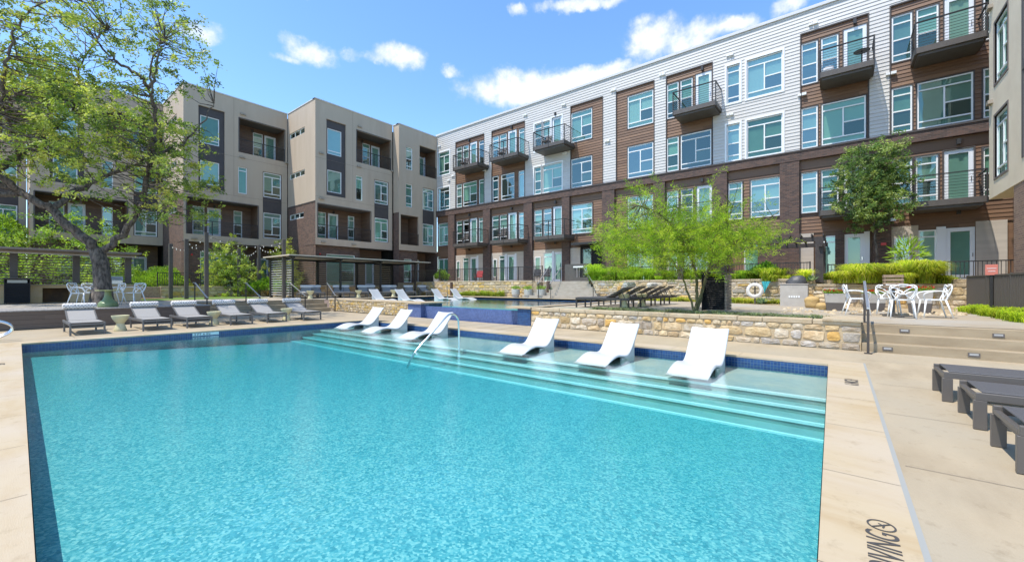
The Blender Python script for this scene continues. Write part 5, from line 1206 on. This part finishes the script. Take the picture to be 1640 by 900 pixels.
for i in range(3):
    m=MB()
    for k in range(10): m.box((xs[i]+.11,VB+.24,1.47+.118*k),(xs[i+1]-.11,VB+.28,1.51+.118*k))
    m.build('slat_screen',mat('brown_slats',(.19,.145,.105),.6),bp)
bar=empty('stone_bar','long buff stone bar counter with a dark open niche','bar counter'); anchor(bar,(1,VB,.58)); nx0,nx1=atv(68,470,VB-.1).x,atv(112,470,VB-.1).x; xe=atv(226,470,VB-.1).x
bf=mat('buff_stone',(.62,.44,.22),.8,(.66,.50,.30),2,6,bump=.2,lo=.4,hi=.6)
m=MB(); m.box((-9,VB-.1,.58),(nx0,VB+.7,1.32)); m.box((nx1,VB-.1,.58),(xe,VB+.7,1.32)); m.box((nx0,VB-.1,1.22),(nx1,VB+.7,1.32)); m.box((nx0,VB+.5,.58),(nx1,VB+.7,1.22)); m.build('counter_body',bf,bar)
MB().box((-9,VB-.16,1.321),(xe+.05,VB+.75,1.38)).build('countertop',lime,bar); MB().box((nx0,VB+.46,.60),(nx1,VB+.5,1.22)).build('niche_back',mat('niche_brown',(.16,.10,.05),.9,(.09,.06,.04),3,5),bar)  # niche back in a mottled dark brown
g=empty('barbecue_grill','silver lidded barbecue on the bar behind the oak trunk','grill',tuple(atv(184,455,VB+.1).xy)+(1.385,)); MB().cbox((0,0,.10),(.52,.42,.20),.02).build('body',alu,g); m=MB(); m.add([(x,y,z) for x in (-.26,.26) for y,z in ((-.2,.2),(-.14,.38),(.12,.38),(.2,.2))],[(0,1,2,3),(7,6,5,4),(0,4,5,1),(1,5,6,2),(2,6,7,3)]); m.build('lid',alu,g); MB().tube([(-.2,-.22,.28),(.2,-.22,.28)],.012,6).build('handle',steel,g)
q=atv(27.5,470,26.1); tb=empty('waste_bin','tall black louvered waste bin with pale opening before the stone bar','waste bin',(q.x,q.y-.0,.583)); 
m=MB(); m.box((-.34,-.28,.03),(-.31,.28,1.0));m.box((.31,-.28,.03),(.34,.28,1.0));m.box((-.31,.25,.03),(.31,.28,1.0));m.box((-.31,-.26,.80),(.31,-.24,.84)); m.box((-.31,-.26,.97),(.31,-.24,1.0)); m.build('body',blackm,tb)
m=MB()
for k in range(9): m.add([(-.31,-.28,.05+.083*k),(.31,-.28,.05+.083*k),(.31,-.24,.115+.083*k),(-.31,-.24,.115+.083*k)],[(0,1,2,3)])
m.add([(-.31,-.235,.03),(.31,-.235,.03),(.31,-.235,.8),(-.31,-.235,.8)],[(0,1,2,3)]); m.build('louvers',blackm,tb); MB().box((-.26,-.245,.85),(.26,-.235,.965)).build('opening_panel',mat('pale_opening',(.42,.42,.36),.6),tb); m=MB(); m.cbox((0,0,1.03),(.78,.66,.05),.01); m.build('top',darkg,tb)
rp=empty('dark_pergola','dark timber pergola frame with thick post on the right terrace','pergola'); anchor(rp,(21,1,1.5))
tim=mat('black_timber',(.035,.028,.026),.7,(.055,.045,.04),6,5)
for u,v in ((20.55,.66),(20.55,6.0),(23.6,.66)): MB().box((u-.13,v-.13,1.45),(u+.13,v+.13,3.1)).build('post',tim,rp)
m=MB(); m.box((20.45,.45,3.10),(20.65,6.3,3.28)); m.box((23.5,.45,3.10),(23.7,6.3,3.28)); m.box((20.3,.55,2.86),(23.9,.68,2.98)); m.build('beams',tim,rp)
m=MB()
for k in range(16): m.box((20.2,.5+.37*k,3.281),(24.0,.55+.37*k,3.38))
m.build('rafters',tim,rp)
# poles with string lights
pl=[]
for i,(px,yt,yb) in enumerate(((273.5,390.5,478.3),(298.5,383,479),(330.5,372.7,479.5),(382.7,398,473.4),(415,392.4,471),(454.6,384,476.6))):
    q=atz(px,(478.6,479,479.3,475.5,475,477.5)[i],.585); Z=(q-C0).dot(FW); top=H+(HY-yt)*Z/F_PX
    o=MB(); o.cbox((0,0,(top-.585)/2),(.17,.17,top-.585),.008); ob_=o.build('light_post',darkg); ob_.location=(q.x,q.y,.585); pl.append(Vector((q.x,q.y,top)))
    tag(ob_,f'square dark post for string lights, {names[i]} from the left'+(' and tallest' if i==2 else ''),'post','dark posts for the string lights')
for k,(i,j) in enumerate(((0,2),(1,3),(2,5),(3,4),(4,5))):
    a=pl[i]-Vector((0,0,.12));b=pl[j]-Vector((0,0,.12)); n=18; pts=[a.lerp(b,t/n)-Vector((0,0,.45*4*(t/n)*(1-t/n))) for t in range(n+1)]
    o=MB().tube(pts,.008,4).build('string_lights',darkm); tag(o,('string of small bulbs from the leftmost post to the tallest post','string of small bulbs from the second post to the fourth','string of small bulbs from the tallest post to the sixth','short string of small bulbs between the fourth and fifth posts','string of small bulbs ending at the rightmost post')[k],'string lights','string lights between the posts')
    for p in pts[1:-1:2]: MB().lathe([(.012,0),(.02,-.04),(.024,-.07),(.008,-.09)],tuple(p),6).build('bulb',mat('clear_bulb',(.8,.78,.7),.2),o,smooth=True)
# ================================================================= details
# ---- dark towel stand
q=atz(1141,498.5,.58); o=empty('towel_stand','tall black louvered towel stand behind the palo verde stems','towel stand',(q.x+.15,q.y,.588),R(-2))
wd=mat('grey_wood_side',(.26,.21,.16),.8,(.18,.14,.11),5,5)
m=MB(); m.box((-.02,.30,0),(.5,.33,1.06)); m.box((.48,-.29,0),(.5,.30,1.0)); m.box((-.02,-.30,.92),(.48,.30,.95)); m.build('body',blackm,o)
m=MB()
for k in range(15): m.add([(-.03,-.28,.04+.058*k),(-.03,.29,.04+.058*k),(.01,.29,.085+.058*k),(.01,-.28,.085+.058*k)],[(0,1,2,3)])
m.build('louvers',blackm,o); m=MB()
for k in range(12): m.box((-.04,-.36,.02+.087*k),(.5,-.30,.095+.087*k))
m.build('slatted_side',wd,o); MB().cbox((.23,-.01,1.12),(.62,.78,.04),.008).build('top',darkm,o)
MB().box((.0,.26,1.0),(.04,.30,1.1)).build('bracket',darkm,o)
# ---- life ring
Z=16.86; c=atu(1209,465,19.4); o=empty('life_ring','white life ring on a dark pole against the upper rubble wall','life ring'); anchor(o,(19.4,c.y,.56))
m=MB(); n=28; vs=[]
for i in range(n):
    a=2*math.pi*i/n
    for k in range(10): b=2*math.pi*k/10; rr=.235+.062*math.cos(b); vs.append((19.36+.045*math.sin(b),c.y+rr*math.cos(a),1.12+rr*math.sin(a)))
m.add(vs,[(i*10+k,((i+1)%n)*10+k,((i+1)%n)*10+(k+1)%10,i*10+(k+1)%10) for i in range(n) for k in range(10)]); m.build('ring',ringm,o,smooth=True)
m=MB(); m.tube(arc((19.36,c.y,1.12),.305,0,2*math.pi,24,(0,1,0),(0,0,1)),.008,5); m.build('rope',whitep,o)
MB().tube([(19.42,c.y,.56),(19.42,c.y,1.52)],.03,8).build('pole',darkg,o)
c=atu(1227,452,20.2); m=MB(); V=[]; 
for i in range(9):
    t=i/8
    for k in range(9): s_=k/8; w_=.22*(1-.75*t); V.append((20.2-.05*math.sin(s_*9+t*3)-.03,c.y+(s_-.5)*2*w_*.75+.05*t,1.50-.50*t*(1-.3*abs(s_-.5)*2)))
m.add(V,[(i*9+k,i*9+k+1,(i+1)*9+k+1,(i+1)*9+k) for i in range(8) for k in range(8)]); tag(m.build('turquoise_cloth',cyan,smooth=True),'crumpled turquoise cloth hanging on the upper rubble wall','cloth')
# ---- concrete bar block with covered grill
q=atz(1271,492,.5); o=empty('concrete_counter','square grey concrete counter block with raised pale letters','counter',(q.x+.35,q.y,.503)); MB().cbox((0,0,.43),(.6,.88,.86),.012).build('body',concp,o); MB().cbox((0,0,.878),(.64,.92,.03),.005).build('top',mat('counter_top',(.40,.36,.32),.6),o)
m=MB()
for k in range(5): m.box((-.312,-.19+.075*k,.36),(-.30,-.14+.075*k,.43))
m.build('raised_letters',whitep,o)
m=MB(); c=(q.x+.35,q.y-.06,1.40); n=12; V=[]
rr=random.Random(5)
for i in range(6):
    t=i/5
    for k in range(n): a=2*math.pi*k/n; f=(1-.55*t**1.6)*(1+rr.uniform(-.07,.07)); V.append((c[0]+.27*f*math.cos(a),c[1]+.36*f*math.sin(a)-.05*t,c[2]+.30*t**.8+rr.uniform(-.012,.012)*(i>0)))
m.add(V,[(i*n+k,i*n+(k+1)%n,(i+1)*n+(k+1)%n,(i+1)*n+k) for i in range(5) for k in range(n)]+[tuple(range(5*n,6*n))]); tag(m.build('grill_cover',cover,smooth=True),'dark grey vinyl cover over the grill on the concrete counter','grill cover')
# ---- planters
def planter(label,loc,w,h,rz=0,flowers=True,group=None):
    o=empty('planter',label,'planter',loc,R(rz),group); hs=h*.42
    def ring_(mb,z0,z1,w0,w1,t0=0,t1=0):
        a=[(-w0,-w0,z0),(w0,-w0,z0),(w0,w0,z0),(-w0,w0,z0),(-w1,-w1,z1+t0),(w1,-w1,z1-t0),(w1,w1,z1-t1),(-w1,w1,z1+t1)]; mb.add(a,[(3,2,1,0),(4,5,6,7),(0,1,5,4),(1,2,6,5),(2,3,7,6),(3,0,4,7)])
    m=MB(); ring_(m,0,hs,w*.40,w*.45,.03,.03); m.build('dark_base',concd,o); m=MB(); a=w*.452; b=w*.5
    m.add([(-a,-a,hs+.032),(a,-a,hs-.028),(a,a,hs-.028),(-a,a,hs+.032),(-b,-b,h),(b,-b,h),(b,b,h),(-b,b,h),(-b+.03,-b+.03,h),(b-.03,-b+.03,h),(b-.03,b-.03,h),(-b+.03,b-.03,h)],[(0,1,5,4),(1,2,6,5),(2,3,7,6),(3,0,4,7),(4,5,9,8),(5,6,10,9),(6,7,11,10),(7,4,8,11),(8,9,10,11)]); m.build('body',concp,o)
    n=700; P=np.c_[RNG.uniform(-b,b,n),RNG.uniform(-b,b,n),h+RNG.uniform(-.02,.10,n)]; V,Fq=leafquads(P,.06,.5,np.tile([0,0,1.],(n,1)),1.4); cl=leafcol(n,[(.22,.34,.04),(.14,.24,.03)]); 
    if flowers: top=(P[:,2]>h+.06)&(RNG.random(n)<.6); cl[top]=(.55,.05,.03)
    mesh_np('flowers' if flowers else 'plants',V,Fq,leaf,o,cl); return o
q=atz(1336.5,498,.5); planter('two tone square planter with red flowers next to the boulders',(q.x+.2,q.y,.503),.53,.56,4)
q=atz(1475,503,.5); planter('two tone square planter with red flowers behind the right white armchair',(q.x+.2,q.y,.503),.56,.66,-8)
q=atz(1400,499,.5); planter('two tone square planter behind the left white armchair and step rail',(q.x+.3,q.y,.503),.55,.56,6)
def rock(label,c,rx,ry,rz,seed,mt=boulder,name='boulder',cat='boulder',group=None):
    bm=bmesh.new(); bmesh.ops.create_icosphere(bm,subdivisions=3,radius=1); rr=random.Random(seed); ph=[rr.uniform(0,6) for _ in range(6)]
    for v in bm.verts:
        x,y,z=v.co; f=1+.09*math.sin(3*x+ph[0])*math.cos(3*y+ph[1])+.06*math.sin(6*z+ph[2]+2*x); p=4
        k=(abs(x)**p+abs(y)**p+abs(z)**p)**(-1/p); v.co=(x*k*f*rx*.9,y*k*f*ry*.9,z*k*f*rz*.9)
    m=MB(); m.add([v.co[:] for v in bm.verts],[[q.index for q in f.verts] for f in bm.faces]); bm.free(); o=m.build(name,mt,smooth=True); o.location=c; return tag(o,label,cat,group)
q=atz(1300,494,.5); rock('tall golden boulder beside the concrete counter',(q.x+.1,q.y,.72),.22,.23,.24,2)
q=atz(1318,497,.5); rock('lower golden boulder between the tall boulder and a planter',(q.x+.15,q.y,.62),.18,.2,.14,3)
m=MB(); rr=random.Random(9); cols=[(.60,.50,.34),(.52,.42,.28),(.64,.56,.42)]
for i in range(150):
    px=rr.uniform(1255,1545); q=atz(px,rr.uniform(494,503) if px<1420 else rr.uniform(503,506),.5); s_=rr.uniform(.03,.085); m.cur=rr.choice(cols)
    a0=rr.random()*6; v=[(q.x+s_*math.cos(a0+a)*rr.uniform(.8,1.2),q.y+s_*math.sin(a0+a)*rr.uniform(.8,1.2),.505) for a in (0,1.05,2.1,3.14,4.2,5.25)]
    t=[(q.x+(x-q.x)*.6,q.y+(y-q.y)*.6,.505+s_*rr.uniform(.5,.9)) for x,y,z in v]; m.add(v+t,[(k,(k+1)%6,6+(k+1)%6,6+k) for k in range(6)]+[tuple(range(6,12))])
m.cur=None; tag(m.build('loose_cobbles',stone),kind='stuff')
# round pots in front of the far wall
for i,(px,py) in enumerate(((826,472),(846,472),(867,472.5))):
    p=atu(px,py,19.9); r=.26; o=empty('round_pot',('round pale concrete pot, left one of three before the far golden wall','round pale concrete pot, middle one of three before the far golden wall','round pale concrete pot, right one of three beside the dark bollard')[i],'plant pot',(19.9,p.y,.6),0,'round pots by the far wall')
    MB().lathe([(r*.75,0),(r*.8,.12),(r*.97,.16),(r*1.02,.36),(r,.5),(r*.9,.5),(.01,.47)],seg=20).build('pot',concp,o,smooth=True,angle=35); n=260; P=np.c_[RNG.normal(size=(n,2))*.12,.5+RNG.random(n)*.12]; V,Fq=leafquads(P,.12,.3,np.tile([0,0,1.],(n,1)),1.2); mesh_np('plant',V,Fq,leaf,o,leafcol(n,[(.22,.34,.06),(.34,.42,.10)]))
for px,lb in ((878,'beside the round pots'),(723,'left of the round pots against the golden wall')):
    p=atu(px,460,20.3); tag(MB().cbox((20.3,p.y,1.08),(.16,.16,1.0),.01).build('light_bollard',mat('rusty_dark_steel',(.075,.05,.04),.7,(.12,.07,.05),9,5)),'dark square bollard '+lb,'bollard')
# corn boards on lawn
for i,(px,py) in enumerate(((352,470.5),(410,470.5))):
    q=atz(px,py+3,.59); m=MB(); m.add([(-.6,-.3,.02),(.6,-.3,.28),(.6,.3,.28),(-.6,.3,.02),(-.6,-.3,0),(.6,-.3,.24),(.6,.3,.24),(-.6,.3,0)],[(0,1,2,3),(7,6,5,4),(0,4,5,1),(1,5,6,2),(2,6,7,3),(3,7,4,0)])
    o=empty('bean_bag_board',('sloping orange wooden game board on the lawn left of the fourth post','sloping wooden game board on the lawn below the fifth post')[i],'game board',(q.x,q.y,.594),R((150,20)[i]),'game boards on the lawn'); m.build('board',orange,o); MB().box((.5,-.28,0),(.54,.28,.22)).build('stand',orange,o)
# ---- patio things
def patio_chair(label,loc,mt,rz):
    o=empty('patio_chair',label,'chair',loc,R(rz)); MB().cbox((0,0,.40),(.5,.5,.05),.01).build('seat',mt,o); m=MB(); m.bar((-.22,0,.42),(-.36,0,.88),.48,.04); m.build('backrest',mt,o)
    for x in (-.2,.2):
        for y in (-.2,.2): MB().tube([(x,y,0),(x,y,.38)],.015,6).build('leg',darkm,o)
    m=MB(); 
    for y in (-.25,.25): m.bar((-.24,y,.6),(.24,y,.6),.04,.03)
    m.build('armrests',mt,o)
p=atu(766,445,22.6); patio_chair('faded red armchair on the terrace patio at the left',(22.6,p.y,1.56),mat('faded_red_fabric',(.42,.05,.05),.8),200)
for px,lb in ((858,'left one beside the far stairs'),(874,'right one beside the far stairs')): p=atu(px,447,23.0); patio_chair('dark patio chair with pale cushion, '+lb,(23.0,p.y,1.56),darkm,190)
p=atu(700,445,23.5); tag(MB().cbox((23.5,p.y,1.9),(.35,.6,.6),.03).build('air_conditioner',mat('grey_plastic',(.45,.45,.46),.6)),'pale grey outdoor unit on the terrace before the leftmost patio door','outdoor unit')
# balcony furniture
def bal_table(label,loc):
    o=empty('balcony_table',label,'table',loc); MB().lathe([(.28,.68),(.30,.70),(.01,.71)],seg=16).build('tabletop',darkm,o); MB().tube([(0,0,0),(0,0,.68)],.025,8).build('pedestal',darkm,o)
bal_table('small dark table on the highest balcony near the white chair',(24.2,-.75,11.13))
rock('white cushion pouf on the top balcony left of the white building end',(24.1,.45,11.3),.22,.25,.17,7,mat('white_cushion',(.7,.7,.7),.8),'pouf','pouf')
for s,z,lb in ((24.6,11.13,'on the leftmost top balcony'),(20.5,11.13,'on the second top balcony from the left'),(16.3,11.13,'on the third top balcony from the left'),(24.6,4.79,'on the leftmost lower balcony'),(20.5,4.79,'on the second lower balcony from the left')):
    patio_chair('dark woven chair '+lb,(24.3,s,z),darkg,180)
# ---- sign on the right fence
q=Vector((17.6,-3.34,.55)); o=empty('fence_sign','faded red sign on a dark post at the right grey fence','sign'); anchor(o,tuple(q)); MB().box((q.x-.03,q.y-.03,.5),(q.x+.03,q.y+.03,1.62)).build('post',darkm,o); MB().box((q.x-.05,q.y-.12,1.62),(q.x-.03,q.y+.12,1.92)).build('panel',pinkm,o)
m=MB(); m.box((q.x-.055,q.y-.09,1.80),(q.x-.05,q.y+.09,1.815)); m.box((q.x-.055,q.y-.07,1.72),(q.x-.05,q.y+.07,1.735)); m.build('panel_stripes',whitep,o)
# fire alarm lamps
for i,(px,py,V_) in enumerate(((307,409,34.3),(512,408,29.8))):
    p=atv(px,py,V_); tag(MB().lathe([(.05,0),(.07,.05),(.05,.10),(.01,.12)],(p.x,V_-.05,p.z),10).build('alarm_lamp',red,smooth=True),('red alarm lamp on the brick behind the tallest light post','red alarm lamp on the brick just above the cabana roof')[i],'alarm lamp','red alarm lamps')
p=atu(1415,391,24.9); tag(MB().box((24.84,p.y-.09,p.z-.06),(24.9,p.y+.09,p.z+.06)).build('alarm_lamp',red),'red alarm box on the brick pier right of the young oak','alarm lamp','red alarm lamps')
# ---- writing on the coping and tiles
def text(body,size,loc,xd,yd,mt,name,parent=None,thick=.0015,sx=1.0):
    cu=bpy.data.curves.new(name,'FONT'); cu.body=body; cu.size=size; cu.extrude=thick; cu.align_x='LEFT'
    t=bpy.data.objects.new('tmp',cu); col.objects.link(t); bpy.context.view_layer.update(); dg=bpy.context.evaluated_depsgraph_get(); me=bpy.data.meshes.new_from_object(t.evaluated_get(dg)); bpy.data.objects.remove(t); bpy.data.curves.remove(cu)
    me.name=name; me.materials.clear(); me.materials.append(mt); xd=Vector(xd).normalized();yd=Vector(yd).normalized();zd=xd.cross(yd)
    M=Matrix(((xd.x,yd.x,zd.x),(xd.y,yd.y,zd.y),(xd.z,yd.z,zd.z))).to_4x4() @ Matrix.Diagonal((sx,1,1,1)); me.transform(M); o=bpy.data.objects.new(name,me); col.objects.link(o); o.location=loc
    if parent is not None: o.parent=parent
    return o
ink=mat('dark_grey_lettering',(.06,.055,.05),.7)
g1=atz(1384,847,0); g2=atz(1428,863,0); g3=atz(1393,893,0)
s_=mk=tag(empty('depth_marking','','x'),'words NO DIVING with a crossed circle on the near right coping','marking'); anchor(mk,(2.3,-.2,.008))
print('DIVING',g1,g2,g3)
cap=.135; tx=text('NO DIVING',cap/.70,(0,0,0),(1,0,0),(0,1,0),ink,'lettering',mk,sx=.62)
w_=max(v.co.x for v in tx.data.vertices); tx.location=(g1.x+.005-w_-2.3,-.237+.2,.0); 
cx=atz(1403,837,0); m=MB(); r0=.062; n=32
ccx,ccy=g1.x+.085,-.175
V=[]; 
for i in range(n): a=2*math.pi*i/n; V+=[(ccx+r0*math.cos(a),ccy+r0*math.sin(a),.0095),(ccx+(r0-.009)*math.cos(a),ccy+(r0-.009)*math.sin(a),.0095)]
m.add(V,[(2*i,2*((i+1)%n),2*((i+1)%n)+1,2*i+1) for i in range(n)]); m.bar((ccx-.042,ccy+.042,.010),(ccx+.042,ccy-.042,.010),.008,.001); 
m.bar((ccx-.025,ccy-.005,.0097),(ccx+.022,ccy-.015,.0097),.008,.0006); m.bar((ccx+.0,ccy-.01,.0098),(ccx+.02,ccy+.012,.0098),.006,.0005); m.build('crossed_circle',ink,mk)
mk=tag(empty('depth_marking','','x'),'small depth marking on the coping at the far right pool corner','marking'); anchor(mk,(8.1,-.1,.008))
q=atz(1353,616,0); tx=text('6 INCH',.15/.7,(0,0,0),(1,0,0),(0,1,0),ink,'lettering',mk,sx=.62); tx.location=(q.x-8.1,-.19+.1,0)
mk=tag(empty('depth_marking','','x'),'depth marking on the left coping cut by the photo edge','marking'); anchor(mk,(0,11.5,.008))
q=atz(4,588,0); tx=text('4 FT',.12/.7,(0,0,0),(0,-1,0),(1,0,0),ink,'lettering',mk,sx=.7); tx.location=(q.x-.09,q.y-11.5+.5,0)
wt=mat('white_depth_tile',(.62,.70,.68),.3)
# white depth tiles in the waterline band
def depth_tile(label,a,b,u0,u1,txt,axis):
    mk=empty('depth_tile',label,'depth tile',group='white depth tiles'); 
    if axis=='far':
        vf=lambda u:14.51+(14.2-14.51)*(u-.32)/(8.42)-.010
        anchor(mk,(u0,vf(u0),-.1)); m=MB(); m.add([(u0,vf(u0),-.115),(u1,vf(u1),-.115),(u1,vf(u1),-.035),(u0,vf(u0),-.035)],[(0,1,2,3)]); m.build('tile',wt,mk)
        t=text(txt,.085,(0,0,0),(1,-.0368,0),(0,0,1),ink,'lettering',mk,sx=(u1-u0)/.62*1.15); t.location=(.03,-.006,-.005)
    else:
        anchor(mk,(8.715,u1,-.1)); m=MB(); m.add([(8.715,u0,-.115),(8.715,u1,-.115),(8.715,u1,-.035),(8.715,u0,-.035)],[(0,1,2,3)]); m.build('tile',wt,mk)
        t=text(txt,.08,(0,0,0),(0,-1,0),(0,0,1),ink,'lettering',mk,sx=.9); t.location=(-.006,-.03,-.005)
a=atv(308,538,14.4).x; b=atv(350,538,14.4).x; depth_tile('white depth tile band below the left deck between two grey loungers',0,0,a,b,'3 FT 6 IN','far')
a=atu(846,542,8.7).y; b=atu(831,542,8.7).y; depth_tile('small white depth tile on the far pool edge between the handrail and lounger',0,0,a,b,'6 IN','right')
# skimmer lid at the bottom right
q=atz(1578,931,0); m=MB(); m.lathe([(.12,0),(.12,.006),(.01,.007)],(q.x-.04,q.y,.001),28); tag(m.build('skimmer_lid',mat('cream_plastic',(.62,.55,.42),.5)),'round cream skimmer lid set in the deck at the bottom edge','skimmer lid')
# surfaces that only the setting needs
